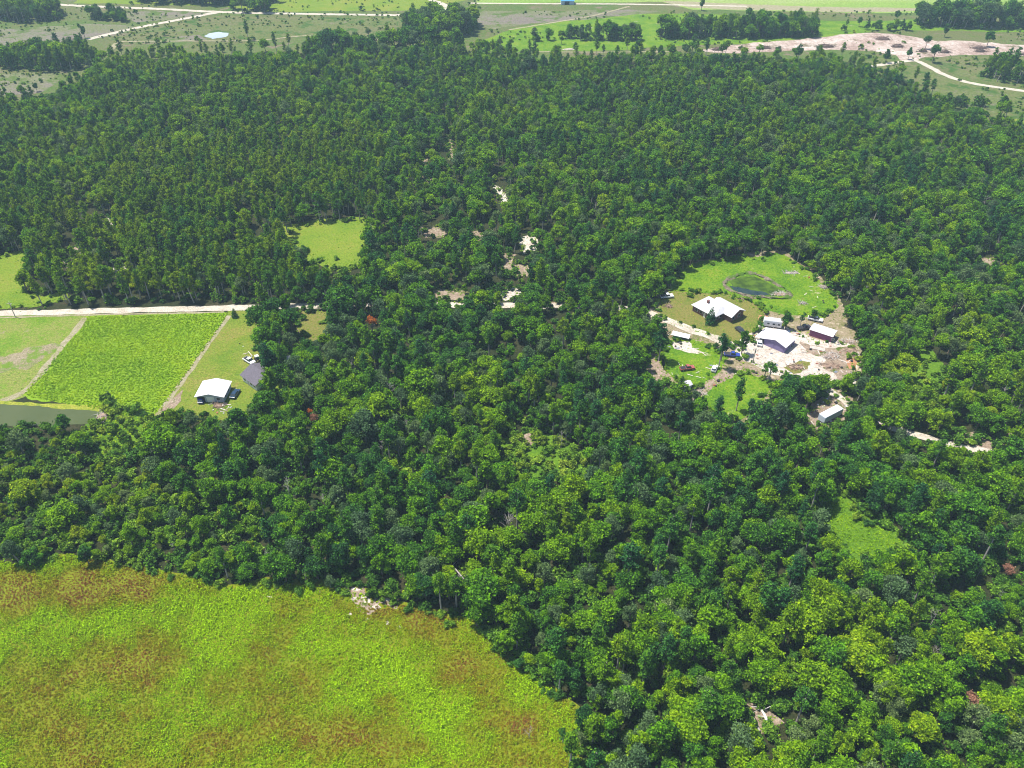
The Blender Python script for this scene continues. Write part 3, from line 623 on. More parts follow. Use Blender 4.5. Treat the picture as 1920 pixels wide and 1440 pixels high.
for i, (x, y, a, b_) in enumerate([(1655,74,7,4.0),(1682,88,6,3.2),(1730,97,4,2.5),(1754,95,5,2.6),(1772,99,4,2.4),(1836,91,7,3.2),(1838,97,5,2.5),(1924,103,6,3),(1344,94,5,2.6),(1432,91,7,3),(1548,88,8,3.6)]):
    brush((x, y), a, b_, 2.6, 70, M['darkstick'], 'dark brush pile on cleared sand, ' + ['highest and leftmost of the right group', 'just below right of the highest pile', 'first below the bare junction trees', 'second right of the junction', 'third right of the junction', 'upper of a close pair at right', 'lower of a close pair at right', 'at the right edge of the photo', 'leftmost of all on the strip behind the wood', 'second from left on the strip', 'broad one nearest the big sand patch'][i], ln=2.5, core=M['darkstick'])
brush((1066, 93), 6, 2.2, 1.0, 50, M['deadwood'], 'white rubble heap in the grass beyond the wood edge', core=M['sand'])
brush((1110, 102), 6, 1.6, .8, 40, M['stick'], 'brown rubble strip beyond the wood edge right of the white heap', core=M['dirt'])
# timber stack of separate planks
R = empty('timber_stack', G(1533, 654), math.radians(-22)); tag(R, 'stack of grey planks on the sand between garage and maroon shed', 'timber stack')
for k in range(8):
    q = MB(); q.box(-2.6+.12*(k % 3), 2.4-.1*(k % 2), -.9+.45*(k % 4), -.55+.45*(k % 4), .02+.13*(k//4), .13+.13*(k//4)); q.build('plank', M['timber'], R)
# fallen logs
def log(a, b, r, mat, label, zz=.5):
    A, B = G(*a), G(*b); R = empty('fallen_log', A); tag(R, label, 'log'); d = B-A
    m = MB(); m.tube([(0, 0, zz), tuple(d*.5+Vector((.2, .1, zz+.1))), tuple(d+Vector((0, 0, zz*.6)))], [r, r*.8, r*.45], 8); m.build('trunk', mat, R)
    for t, s in ((.45, 1), (.7, -1), (.85, 1)):
        p = d*t+Vector((0, 0, zz)); n = Vector((-d.y, d.x, 0)).normalized()*s
        q = MB(); q.tube([p, p+n*1.2+Vector((0, 0, .6)), p+n*2.0+Vector((0, 0, 1.0))], [r*.4, r*.25, .04], 5); q.build('branch', mat, R)
    return R
log((1442, 1366), (1420, 1322), .34, M['greybark2'], 'pale fallen log in the small gap at the bottom right')
log((1424, 1372), (1398, 1328), .22, M['deadwood'], 'thinner grey fallen log left of the pale log', .3)
log((1430, 1066), (1395, 1058), .25, M['deadwood'], 'grey fallen trunk across the canopy gap left of the glade', .4)
log((870, 1096), (838, 1062), .2, M['deadwood'], 'leaning bleached trunk at the wood edge right of the sandy bank', 2.0)

# ------------------------------------------------------------------ plants: prototype meshes
def leaf_mesh(name, cen, nrm, size, mat, rng, extra=None, shade=None):
    """many small bent leaf sprays; each is a quad with its own shade"""
    n = len(cen); a = np.cross(nrm, rng.normal(size=(n, 3))); a /= np.linalg.norm(a, axis=1)[:, None]+1e-9
    b = np.cross(nrm, a); s = size[:, None]
    lift = nrm*s*.28
    v = np.empty((n, 4, 3)); v[:, 0] = cen-a*s*.62; v[:, 1] = cen-b*s*.42+lift; v[:, 2] = cen+a*s*.62; v[:, 3] = cen+b*s*.42+lift*.6
    verts = v.reshape(-1, 3); faces = np.arange(n*4).reshape(n, 4)
    V = verts.tolist(); F = faces.tolist(); mi = [0]*n
    lv = np.repeat(shade if shade is not None else rng.random(n), 4)
    if extra:
        k = len(V); V += extra.v; F += [tuple(i+k for i in f) for f in extra.f]; mi += [1]*len(extra.f); lv = np.concatenate([lv, np.full(len(extra.v), .5)])
    me = bpy.data.meshes.new(name); me.from_pydata(V, [], F)
    me.materials.append(mat)
    if extra: me.materials.append(extra.mat); me.polygons.foreach_set('material_index', mi)
    at = me.attributes.new('leaf', 'FLOAT', 'POINT'); at.data.foreach_set('value', lv.astype(np.float32)); me.update()
    return me
def unit(a): return a/(np.linalg.norm(a, axis=1)[:, None]+1e-9)
def broad_parts(seed, h=10.0, R=3.9, base=.30, nl=15, nleaf=2300, leaf=.5, flat=1.0, low=False):
    rng = np.random.default_rng(seed)
    zc = h*(base+1)/2; zr = h*(1-base)/2
    lobes = []
    for i in range(nl):
        t = 2*math.pi*(i*.382+rng.uniform(-.1, .1)); q = math.sqrt((i+.4)/nl); zz = rng.uniform(-.75, .8)*math.sqrt(max(0.05, 1-q*q*.75))
        if i < 4: zz = .35+.4*rng.random()
        lobes.append((R*.72*q*math.cos(t)*rng.uniform(.75, 1.15), R*.72*q*math.sin(t)*rng.uniform(.75, 1.15), zc+zr*.78*zz, R*rng.uniform(.22, .46)*(15/max(15, nl))**.5))
    L = np.array(lobes); k = rng.choice(nl, nleaf, p=L[:, 3]**2/np.sum(L[:, 3]**2))
    d = unit(rng.normal(size=(nleaf, 3))+np.array([0, 0, .35])); r = L[k, 3]*(rng.uniform(.62, 1.06, nleaf)+.12*np.sin(d[:, 0]*5+k)*np.cos(d[:, 1]*6))
    cen = L[k, :3]+d*r[:, None]*np.array([1, 1, .85*flat])
    stray = rng.random(nleaf) < .16; cen[stray] += rng.normal(size=(stray.sum(), 3))*R*.13
    nrm = unit(d*.9+rng.normal(size=(nleaf, 3))*.85+np.array([0, 0, .4]))
    tr = MB()
    if not low:
        p0 = Vector((0, 0, 0)); tops = Vector((rng.uniform(-.4, .4), rng.uniform(-.4, .4), h*.42))
        r0 = .028*h
        tr.tube([(0, 0, -.1), tops*.5+Vector((.1, .05, 0)), tops], [r0, r0*.8, r0*.6], 7)
        for i in range(7):
            e = Vector(lobes[i*2 % nl][:3]); mid = tops.lerp(e, .5)+Vector((0, 0, -.2)); tr.tube([tops*.9, mid, e], [r0*.45, r0*.28, .03], 5)
    shade = np.clip(rng.normal(.5, .27, nleaf)+rng.normal(0, .16, nl)[k], 0, 1)
    return cen, nrm, rng.uniform(.5, 1.35, nleaf)*leaf, rng, tr, shade
def pine_parts(seed, h=15.0, R=2.3, base=.38, nleaf=1500):
    rng = np.random.default_rng(seed); C_, N_, tr = [], [], MB()
    tr.tube([(0, 0, -.1), (.1, .05, h*.5), (0, 0, h*.97)], [.017*h, .012*h, .03], 6)
    z = h*base; whorls = []
    while z < h*.97:
        f = (z-h*base)/(h*(1-base)); rr = R*(math.sin(min(1, .25+f*1.5)*math.pi/2) if f < .4 else (1-f)**.75*1.32)+.25
        nb = rng.integers(4, 7)
        for j in range(nb):
            a = rng.uniform(0, 6.28); l = rr*rng.uniform(.6, 1.12); up = rng.uniform(-.1, .45)
            whorls.append((a, l, z, up))
            if rng.random() < .5: tr.tube([(0, 0, z), (l*.9*math.cos(a), l*.9*math.sin(a), z+l*.9*up)], [.05, .02], 4)
        z += h*.045*rng.uniform(.7, 1.3)
    w_ = np.array(whorls); p = w_[:, 1]/w_[:, 1].sum(); k = rng.choice(len(w_), nleaf, p=p)
    q = rng.uniform(.3, 1.05, nleaf); a, l, z, up = (w_[k, i] for i in range(4))
    cen = np.stack([np.cos(a)*l*q, np.sin(a)*l*q, z+l*q*up], 1)+rng.normal(size=(nleaf, 3))*np.array([.28, .28, .22])
    nrm = unit(np.stack([np.cos(a)*.3, np.sin(a)*.3, np.full(nleaf, .8)], 1)+rng.normal(size=(nleaf, 3))*.6)
    shade = np.clip(rng.normal(.5, .2, nleaf)+rng.normal(0, .14, len(w_))[k], 0, 1)
    return cen, nrm, rng.uniform(.55, 1.1, nleaf)*.5, rng, tr, shade
def fir_parts(seed, h=9.0, R=2.2, nleaf=1500):
    rng = np.random.default_rng(seed); tr = MB(); tr.tube([(0, 0, -.1), (0, 0, h*.95)], [.2, .03], 6)
    f = 1-np.sqrt(rng.random(nleaf)); a = rng.uniform(0, 6.28, nleaf)
    lay = np.floor(f*11)/11; r = R*(1-lay)**.75*(.4+.65*rng.random(nleaf)**.5)*(1+.3*np.sin(a*4+lay*23)*np.sin(lay*40+a)); z = h*(.08+.92*lay)+(R*(1-lay)-r)*.35+rng.normal(0, .14, nleaf)
    cen = np.stack([np.cos(a)*r, np.sin(a)*r, z], 1); nrm = unit(np.stack([np.cos(a)*.7, np.sin(a)*.7, np.full(nleaf, .7)], 1)+rng.normal(size=(nleaf, 3))*.4)
    return cen, nrm, rng.uniform(.5, 1, nleaf)*.45, rng, tr, np.clip(rng.normal(.5, .22, nleaf), 0, 1)
def make_pair(kind, parts, leafm, barkm):
    cen, nrm, size, rng, tr, shade = parts; tr.mat = barkm
    crown = leaf_mesh(kind+'_crown', cen, nrm, size, leafm, rng, None, shade)
    trunk = tr.mesh(kind+'_trunk', barkm) if tr.v else None
    both = leaf_mesh(kind+'_whole', cen, nrm, size, leafm, rng, tr if tr.v else None, shade)
    return crown, trunk, both
BROAD = [make_pair('broadleaf_tree', broad_parts(10+i, 10, *a), M['leaf'], M['bark']) for i, a in enumerate([(3.7,.16,30,3200,.46),(3.1,.18,22,2500,.44),(4.2,.26,34,3500,.47,.75),(3.3,.12,20,2700,.46),(2.3,.14,15,1900,.42),(3.8,.30,24,2800,.48,.85),(2.6,.1,20,2200,.45),(1.9,.2,13,1500,.41),(2.9,.34,12,1750,.44),(4.4,.2,27,3000,.47,.7)])]
BROAD += [make_pair('grey_tree', broad_parts(31, 10, 3.4, .2, 22, 2300, .38), M['greyleaf'], M['greybark']), make_pair('thin_tree', broad_parts(33, 10, 2.8, .2, 16, 1300, .36), M['greyleaf'], M['greybark'])]
PINE = [make_pair('pine_tree', pine_parts(40+i, 15, *a), M['needle'], M['greybark']) for i, a in enumerate([(2.3,.40,1500),(2.0,.5,1200),(2.6,.36,1700),(1.7,.34,1200),(2.2,.55,1100)])]
FIR = [make_pair('conifer', fir_parts(70+i), M['needle'], M['bark']) for i in range(2)]
BUSH = [make_pair('bush', broad_parts(80+i, 2.4, 1.7, .0, 7, 420, .42, 1.0, True), M['bush'], M['bark']) for i in range(4)]
RUSSET = make_pair('russet_tree', broad_parts(95, 10, 2.6, .45, 9, 700, .45), M['russet'], M['greybark'])
DUSTY = make_pair('dusty_tree', broad_parts(96, 10, 2.6, .35, 9, 1000, .42), M['dusty'], M['greybark'])
SPARSE = [make_pair('thin_tree', broad_parts(97+i, 10, 2.4, .3, 9, 650, .42), M['leaf'], M['greybark']) for i in range(2)]
def tuft_mesh(name, seed, mat, n=16, R=.45, h=.5, leaf=.34):
    rng = np.random.default_rng(seed); d = unit(rng.normal(size=(n, 3))+np.array([0, 0, .9])); d[:, 2] = np.abs(d[:, 2])
    cen = d*np.array([R, R, h])*rng.uniform(.4, 1, n)[:, None]; nrm = unit(d+rng.normal(size=(n, 3))*.5+np.array([0, 0, .5]))
    return leaf_mesh(name, cen, nrm, rng.uniform(.6, 1.2, n)*leaf, mat, rng)
TUFT = [tuft_mesh('marsh_plant', 200+i, M['tuft'], 18, .5+.08*i, .45+.14*i, .36) for i in range(4)]
CROPT = [tuft_mesh('crop_plant', 220+i, M['cropleaf'], 14, .45, .4, .34) for i in range(3)]
def dead_mesh(seed, h):
    rng = random.Random(seed); tr = MB(); br = MB()
    lean = Vector((rng.uniform(-.08, .08), rng.uniform(-.08, .08), 1)); pts = [lean*h*t+Vector((rng.uniform(-.15, .15), rng.uniform(-.15, .15), 0)) for t in (0, .35, .7, 1)]
    tr.tube(pts, [.17, .12, .07, .02], 6)
    for i in range(15):
        t = rng.uniform(.35, .97); p = lean*h*t; a = rng.uniform(0, 6.28); l = h*(1.1-t)*rng.uniform(.3, .55)+.5; up = rng.uniform(.15, .9)
        d = Vector((math.cos(a), math.sin(a), up)); q = p+d*l*.55; e = q+(d+Vector((rng.uniform(-.4, .4), rng.uniform(-.4, .4), .1)))*l*.45
        br.tube([p, q, e], [.05, .032, .012], 4)
        for _ in range(3):
            d2 = (d+Vector((rng.uniform(-.8, .8), rng.uniform(-.8, .8), rng.uniform(-.2, .6)))).normalized(); s = p.lerp(e, rng.uniform(.4, .9)); br.tube([s, s+d2*l*.35], [.022, .008], 3)
    return tr.mesh('dead_trunk', M['deadwood']), br.mesh('dead_branches', M['deadwood'])
DEAD = [dead_mesh(i, 9) for i in range(5)]

# ------------------------------------------------------------------ where things grow
HOME = [(1232,560),(1262,545),(1266,520),(1290,500),(1380,480),(1470,474),(1530,520),(1572,560),(1582,600),(1602,640),(1608,700),(1592,722),(1560,724),(1500,710),(1450,702),(1446,735),(1425,765),(1385,796),(1340,778),(1310,752),(1290,737),(1240,702),(1236,660),(1252,640),(1228,600)]
LEFT = [(-300,578),(480,567),(490,586),(484,620),(470,650),(506,668),(500,735),(472,758),(452,775),(438,800),(400,784),(330,774),(300,792),(285,772),(200,752),(198,774),(172,796),(-300,796)]
LOT = [(1498,800),(1512,776),(1542,745),(1556,732),(1594,750),(1592,770),(1578,792),(1530,806)]
LANE = [(1640,790),(1740,818),(1800,832),(1870,846),(1960,866),(1960,886),(1870,858),(1800,846),(1740,832),(1640,802)]
LANE2 = [(1795,815),(1845,808),(1884,835),(1950,795),(1950,835),(1880,856),(1800,846)]
ROADHID = [(480,572),(760,568),(1040,571),(1236,584),(1236,594),(1040,576),(760,574),(480,580)]
PINEZONE = [(20,470),(0,400),(150,330),(420,280),(720,250),(720,400),(690,418),(560,415),(540,430),(600,480),(640,520),(640,560),(480,568),(60,574),(30,550)]
PINE2 = [(560,170),(740,250),(720,420),(560,415),(420,290)]
SHRUB1 = [(938,830),(1000,812),(1060,830),(1110,865),(1090,905),(1000,895),(940,880)]
SHRUB2 = [(1690,690),(1740,650),(1775,700),(1750,775),(1690,765)]
SHRUB3 = [(195,765),(290,792),(285,830),(230,858),(180,850),(150,815)]
LOWSCRUB = [(-200,865),(200,845),(330,925),(520,1005),(420,1085),(250,1062),(-200,1056)]
MIDOPEN = [(690,440),(800,400),(900,330),(1000,430),(1060,470),(1040,560),(980,590),(760,580),(640,540)]
def hits(x, y, hp, poly, ks): return any(inpoly(x, y-k*hp, poly) for k in ks)
TINTS = [(1500,1350,300,.08),(1800,1200,260,.06),(100,960,260,.14),(1430,980,210,-.20),(1700,560,170,.0),(560,620,150,-.20),(860,740,260,-.10),(330,430,220,.10),(330,230,120,.10),(1180,760,120,-.02),
         (1650,250,250,-.06),(150,300,200,.0),(640,130,200,-.06),(1250,160,250,-.02),(1760,700,150,.10),(1000,880,150,.10),(1250,1150,200,-.02),(1720,980,120,-.08),(1760,1090,140,.06),(1580,1260,160,.05)]
def tone(px, py, X, Y, rnd):
    t = .44+(.05 if py < 350 else 0)+.26*fbm(X, Y, 38, 1)+.10*fbm(X, Y, 14, 2)+rnd.gauss(0, .17)  # far trees get a lighter tint in place of light on their sides
    for a, b, r, k in TINTS:
        d2 = ((px-a)**2+(py-b)**2)/(r*r)
        if d2 < 6: t += k*math.exp(-d2)
    return min(.98, max(.02, t if t < .62 else .62+(t-.62)*.55))
SPOTS = [(588,602,36),(572,596,26),(1430,1345,46),(1400,1325,30),(670,1112,40),(720,1128,34),(748,1124,30),(845,275,15),(846,292,15),(940,365,18),(930,352,14),(815,434,22),(990,455,20),(953,496,20),(980,508,16),(900,442,18),(845,552,18),(955,552,16),(1110,400,10),(800,320,12),(1170,342,12),(225,512,14),(140,480,14),(207,425,12),(975,820,26),(700,604,17),(1808,1310,26),(1882,1068,20),(592,785,15),(583,776,10),(1516,1182,16),(547,905,22),(610,935,14),(952,965,12),(1030,905,16),(505,1040,12),(1700,1045,14),(1742,1215,14),(1872,1112,14),(1830,1068,14),(1055,1380,14),(866,1080,16)]
rnd = random.Random(11); broad = []; pines = []; under = []; deads = []
CELL = 3.85
Y = 66.0; row = 0
while Y < 640:
    row += 1; half = (Y*cp+H*sp_)*960/FPX+16; X = -half+(row % 2)*CELL/2
    while X < half:
        x = X+rnd.uniform(-.42, .42)*CELL; y = Y+rnd.uniform(-.42, .42)*CELL; X += CELL
        px, py = P((x, y, 0)); s = pxm(py); hc = s*math.sqrt(max(.05, 1-(math.sin(PITCH+math.atan((py-720)/FPX)))**2))
        if inpoly(px, py, MARSH) or inpoly(px, py, GLADE) or inpoly(px, py, ROADHID): continue
        far = py < 360; zone = inpoly(px, py, PINEZONE); scrub = inpoly(px, py, LOWSCRUB)
        pineprob = .72 if zone else (.30 if far else .15)
        dens = .92; gap = fbm(x, y, 26, 5)
        if gap < -.35: dens = .45
        if inpoly(px, py, MIDOPEN): dens *= .75
        if py < 200: dens *= .9
        if rnd.random() > dens: continue
        ispine = rnd.random() < pineprob*(1.25 if fbm(x, y, 30, 8) > 0 else .75)
        if scrub: ispine = False
        if ispine: h = rnd.uniform(10, 14.5) if not far else rnd.uniform(9, 14)
        elif scrub: h = rnd.uniform(7, 9.5) if rnd.random() < .14 else rnd.uniform(3, 5.2)
        else:
            h = rnd.uniform(6.8, 10.2)*(1+.2*fbm(x, y, 22, 9)); h = h*.58 if rnd.random() < .25 else h*1.28 if rnd.random() < .10 else h
            if far: h *= 1.0
        hp = h*hc; ks = (0, .4, .75)
        if hits(px, py, hp, FAR, (0, .5, .9) if rnd.random() < .8 else (0,)): continue
        if any(hits(px, py, hp, q, ks) for q in (HOME, LEFT, MEADOW, LOT)) or hits(px, py, hp, SMALL, (0, .4, .75, 1.0)): continue
        if hits(px, py, hp, BANK, (-.3, 0, .4)): continue
        if hits(px, py, hp, LANE, (0, .3, .6)) or inpoly(px, py, LANE2) or hits(px, py, hp, GLADE, (-.2, 0, .5)): continue
        if inpoly(px, py, SHRUB2) or any(hits(px, py, hp, q, (0, .4, .8)) for q in (SHRUB1, SHRUB3)): continue
        if any(hits(px, py, hp, q, (-.25, 0, .35, .7)) for q in OPEN): continue
        if any((px-a)**2+(py-k*hp-b)**2 < r*r for a, b, r in SPOTS for k in (0, .4, .8)): continue
        t = tone(px, py, x, y, rnd)+(.10 if scrub and h < 6.5 else 0)
        if h < 7: t = min(.98, t+.08)
        if zone: t = min(.9, t+.16)
        if ispine: pines.append((x, y, h, t, px, py, rnd.uniform(.85, 1.2)))
        elif rnd.random() < (.008 if not far else .014) and py > 150: deads.append((x, y, h*.95, px, py, None))
        else: broad.append((x, y, h, t, px, py, rnd.uniform(.82, 1.18)*(1.12 if h < 7 else 1)))
    Y += CELL*.87
# groves and lone trees in the far fields: (polygon of feet, spacing, pine share, height)
GROVES = [([(-60,30),(0,40),(60,46),(112,38),(120,26),(60,10),(-60,0)],5,.3,15), ([(168,36),(236,42),(236,34),(175,30)],4.2,.2,9), ([(-100,120),(0,128),(100,138),(160,128),(186,108),(160,98),(60,106),(-100,112)],4.2,.8,12),
          ([(756,46),(890,42),(898,60),(870,68),(800,72),(765,64)],4.6,.2,15), ([(1060,70),(1195,70),(1200,76),(1080,78)],4.4,.2,11), ([(1232,66),(1320,60),(1480,58),(1528,60),(1526,70),(1400,74),(1240,74)],4.5,.3,14),
          ([(1712,42),(1800,40),(1930,44),(1930,56),(1800,54),(1720,52)],4.6,.35,16), ([(1832,140),(1880,130),(1930,140),(1930,160),(1870,154)],5,.9,13), ([(250,-8),(520,-8),(518,6),(440,12),(260,6)],5.5,.3,15), ([(432,16),(512,12),(516,24),(440,26)],7,.3,13),
          ([(1690,176),(1740,186),(1840,196),(1880,196),(1880,206),(1780,204),(1720,200)],7,.2,7), ([(880,92),(960,84),(1060,80),(1060,84),(960,90),(900,98)],8,.1,6),([(1000,72),(1060,70),(1060,76),(1000,80)],9,.1,8),([(560,96),(700,92),(840,94),(880,100),(600,104)],6,.2,16),([(1560,54),(1710,52),(1710,58),(1600,60)],11,.1,8)]
farlone = [(160,72,10,'round lone tree standing at the fork of the far road'),(1770,70,11,'tall bare-stemmed tree left of a far grove'),(1850,88,12,'round lone tree right of the far junction on the sand'),(1660,118,10,'grey-green bushy tree left of the far path junction'),
           (1702,112,9,'dark spreading tree right at the far path junction'),(1748,118,13,'tall ragged tree right of the far path junction'),(1734,92,10,'thin tree on the cleared sand above the junction'),(1315,20,11,'single slender tree at the top in the pale field'),(1610,50,8,'thin leaning tree in the green field before the pale band'),
           (1680,40,9,'small thin tree just left of the right far grove'),(1440,42,9,'slim tree poking up behind the middle far grove'),(1397,66,22,'tallest tree of the middle far grove'),(1885,26,8,'low tree in the pale field at far right'),(466,76,14,'tall slim pine right of the bright far pond'),(150,56,5,'scrubby low tree in the far left field'),(70,172,6,'low ragged tree in the tan scrub at far left')]
GSCRUB = []
for poly, sp, ps, hh in GROVES:
    g = [G(*p) for p in poly]; gp = [(p.x, p.y) for p in g]
    x0, x1 = min(p[0] for p in gp), max(p[0] for p in gp); y0, y1 = min(p[1] for p in gp), max(p[1] for p in gp)
    y = y0
    while y < y1:
        x = x0
        while x < x1:
            a, b = x+rnd.uniform(-.4, .4)*sp, y+rnd.uniform(-.4, .4)*sp; x += sp
            if not inpoly(a, b, gp): continue
            if rnd.random() < .8: GSCRUB.append((a+rnd.uniform(-2, 2), b+rnd.uniform(-2, 2)))
            px, py = P((a, b, 0)); h = hh*rnd.choice((rnd.uniform(.5, .8), rnd.uniform(.75, 1.1), rnd.uniform(.9, 1.35))); t = tone(px, py, a, b, rnd)-.06
            (pines if rnd.random() < ps else broad).append((a, b, h, max(.03, t), px, py, 1.05))
        y += sp*.9
# ------------------------------------------------------------------ labels that single a tree out
MARKS = [((700,1125), 'the sandy bank'), ((1610,985), 'the green glade'), ((1435,1345), 'the pale fallen log'), ((1808,1312), 'the rust-red tree'), ((90,775), 'the left pond'), ((1555,780), 'the long pale trailer'),
         ((1790,830), 'the lower sand road'), ((980,1080), 'the wood centre'), ((1000,845), 'the bright vine thicket'), ((545,905), 'the tall grey snag'), ((480,712), 'the shingled house'), ((1380,740), 'the garden lawn'), ((700,600), 'the orange tree'),
         ((1900,1420), 'the lower right corner'), ((1100,1420), 'the bottom marsh corner'), ((1905,1150), 'the right photo edge'), ((1250,1270), 'the marsh point'), ((20,1010), 'the left photo edge'), ((300,1060), 'the upper marsh edge'), ((620,450), 'the small bright field'),
         ((270,560), 'the sand road'), ((455,370), 'the blue pool'), ((20,510), 'the roadside meadow'), ((950,490), 'the pink bare patches'), ((1330,500), 'the homestead lawn'), ((1520,1120), 'the grey-green canopy'), ((1640,1400), 'the bottom photo edge'), ((1220,660), 'the homestead driveway'), ((846,280), 'the pale wood track'), ((1700,680), 'the bright bush patch')]
TONES = ['dark blue-green', 'deep green', 'mid green', 'yellow-green']
def tname(t): return TONES[0 if t < .24 else 1 if t < .42 else 2 if t < .62 else 3]
def place_words(px, py):
    (mx, my), nm = min(MARKS, key=lambda m: (m[0][0]-px)**2+(m[0][1]-py)**2); dx, dy = px-mx, py-my; d = math.hypot(dx, dy)
    rel = ('right of' if dx > 0 else 'left of') if abs(dx) > abs(dy) else ('in front of' if dy > 0 else 'behind')
    return ('just ' if d < 70 else 'well ' if d > 170 else '')+rel+' '+nm
ORD = ['leftmost', 'second', 'third', 'fourth', 'fifth', 'sixth', 'seventh', 'eighth']
NUM = {2: 'two', 3: 'three', 4: 'four', 5: 'five', 6: 'six', 7: 'seven', 8: 'eight', 9: 'nine', 10: 'ten'}
def label_all(items, noun):
    """items: (object, size word, tone word, px, py)"""
    d = {}
    for it in items: d.setdefault((it[1], it[2], place_words(it[3], it[4])), []).append(it)
    for (sz, tn, pl), g in d.items():
        g.sort(key=lambda i: i[3]); n = len(g)
        for k, it in enumerate(g):
            core = ' '.join(x for x in (sz, tn, noun) if x)
            if n == 1: it[0]['label'] = core+' '+pl
            elif k == n-1 and n <= 10: it[0]['label'] = 'rightmost of %s %ss %s' % (NUM[n], core, pl)
            elif k < 8: it[0]['label'] = ('%s of %s %ss %s' if k == 0 else '%s from left of %s %ss %s') % (ORD[k], NUM.get(n, 'many'), core, pl)
            else: it[0]['label'] = '%s standing %s' % (core, pl)
def grow(name, meshes, x, y, sx, sz, rz, tint, cat, group):
    crown, trunk = meshes[0], meshes[1]
    r = empty(name, (x, y, 0), rz); r.scale = (sx, sx, sz); r['category'] = cat
    if group: r['group'] = group
    o = bpy.data.objects.new('crown', crown); C.objects.link(o); o.parent = r; o['tint'] = float(tint)
    if trunk: t = bpy.data.objects.new('trunk', trunk); C.objects.link(t); t.parent = r
    return r
def shows(t, hh):
    a = P((t[0], t[1], t[2]*hh)); return 4 < a[0] < 1916 and 4 < a[1] < 1436
def biggest(lst, k=300):
    vis = [t for t in lst if shows(t, .7)]; vis.sort(key=lambda t: -(t[2]+2)*pxm(t[5])); near = vis[:k]; ids = set(map(id, near))
    return near, [t for t in lst if id(t) not in ids]
nb, fb = biggest(broad); npn, fp = biggest(pines)
items = []
for t in nb:
    i = rnd.randrange(len(BROAD)); r = grow('broadleaf_tree', BROAD[i], t[0], t[1], t[2]/10*t[6], t[2]/10, rnd.uniform(0, 6.28), t[3], 'tree', 'broadleaf trees of the wood')
    cx, cy = P((t[0], t[1], t[2]*.65)); items.append((r, 'tall' if t[2] > 9.5 else 'small' if t[2] < 5.6 else '', 'grey-green' if i >= len(BROAD)-2 else tname(t[3]), cx, cy))
label_all(items, 'broadleaf tree'); items = []
for t in npn:
    i = rnd.randrange(len(PINE)); r = grow('pine_tree', PINE[i], t[0], t[1], t[2]/15*t[6], t[2]/15, rnd.uniform(0, 6.28), t[3], 'pine tree', 'pines of the wood')
    cx, cy = P((t[0], t[1], t[2]*.65)); items.append((r, 'tall' if t[2] > 12.8 else '', tname(t[3]), cx, cy))
label_all(items, 'pine')

# dead trees: every one its own
for px, py, h in [(547,945,10.5),(610,955,7),(952,1015,12),(505,1060,7),(330,1035,4),(575,1090,5),(862,1100,6),(1830,1085,5),(1872,1130,5),(1742,1240,7),(1392,1080,5),(1015,985,6),(290,865,6),(640,735,6),(816,690,7),(1052,845,8),(700,630,7.5),(1150,600,7),(1580,520,8),(1618,560,7),(470,1065,4),(700,445,7),(1115,405,8),(1610,440,9),(1230,385,8),(760,560,6),(905,520,6),(1690,1110,5),(1640,1220,5),(1465,1145,5),(1240,1050,6)]:
    p = G(px, py); deads.append((p.x, p.y, h, px, py, 1))
items = []
for j, t in enumerate(deads):
    tr, br = DEAD[j % 5]; r = empty('dead_tree', (t[0], t[1], 0), rnd.uniform(0, 6.28)); k = t[2]/10.5; r.scale = (k*.8, k*.8, k); r['category'] = 'dead tree'; r['group'] = 'bare grey trees in the wood'
    for nm, me in (('trunk', tr), ('branches', br)): o = bpy.data.objects.new(nm, me); C.objects.link(o); o.parent = r
    cx, cy = P((t[0], t[1], t[2]*.6)); items.append((r, 'tall' if t[2] > 9 else 'small' if t[2] < 5.5 else '', 'bare grey', cx, cy))
label_all(items, 'dead tree')
for (px, py, h, sx, mesh, tint, lab, nm, cat) in [
    (700,634,9.5,.8,RUSSET,.5,'bright orange dying tree on a pale forked trunk in the middle of the wood','dying_tree','dying tree'),
    (1808,1335,6,.8,DUSTY,.5,'dusty rust-red tree among green ones at the lower right','dying_tree','dying tree'),
    (1882,1085,5,.6,DUSTY,.7,'dusty red-brown tree at the right photo edge below the sand road','dying_tree','dying tree'),
    (592,800,5,.55,DUSTY,.3,'dull red-brown tree below the shingled house','dying_tree','dying tree'),
    (583,785,4,.4,RUSSET,.3,'small orange tree among green ones right of the pale shed','dying_tree','dying tree'),
    (1516,1195,4,.5,DUSTY,.6,'brownish tree in the canopy below the grey-green patch','dying_tree','dying tree')]:
    p = G(px, py); r = grow(nm, mesh, p.x, p.y, sx, h/10, 1.0, tint, cat, None); r['label'] = lab
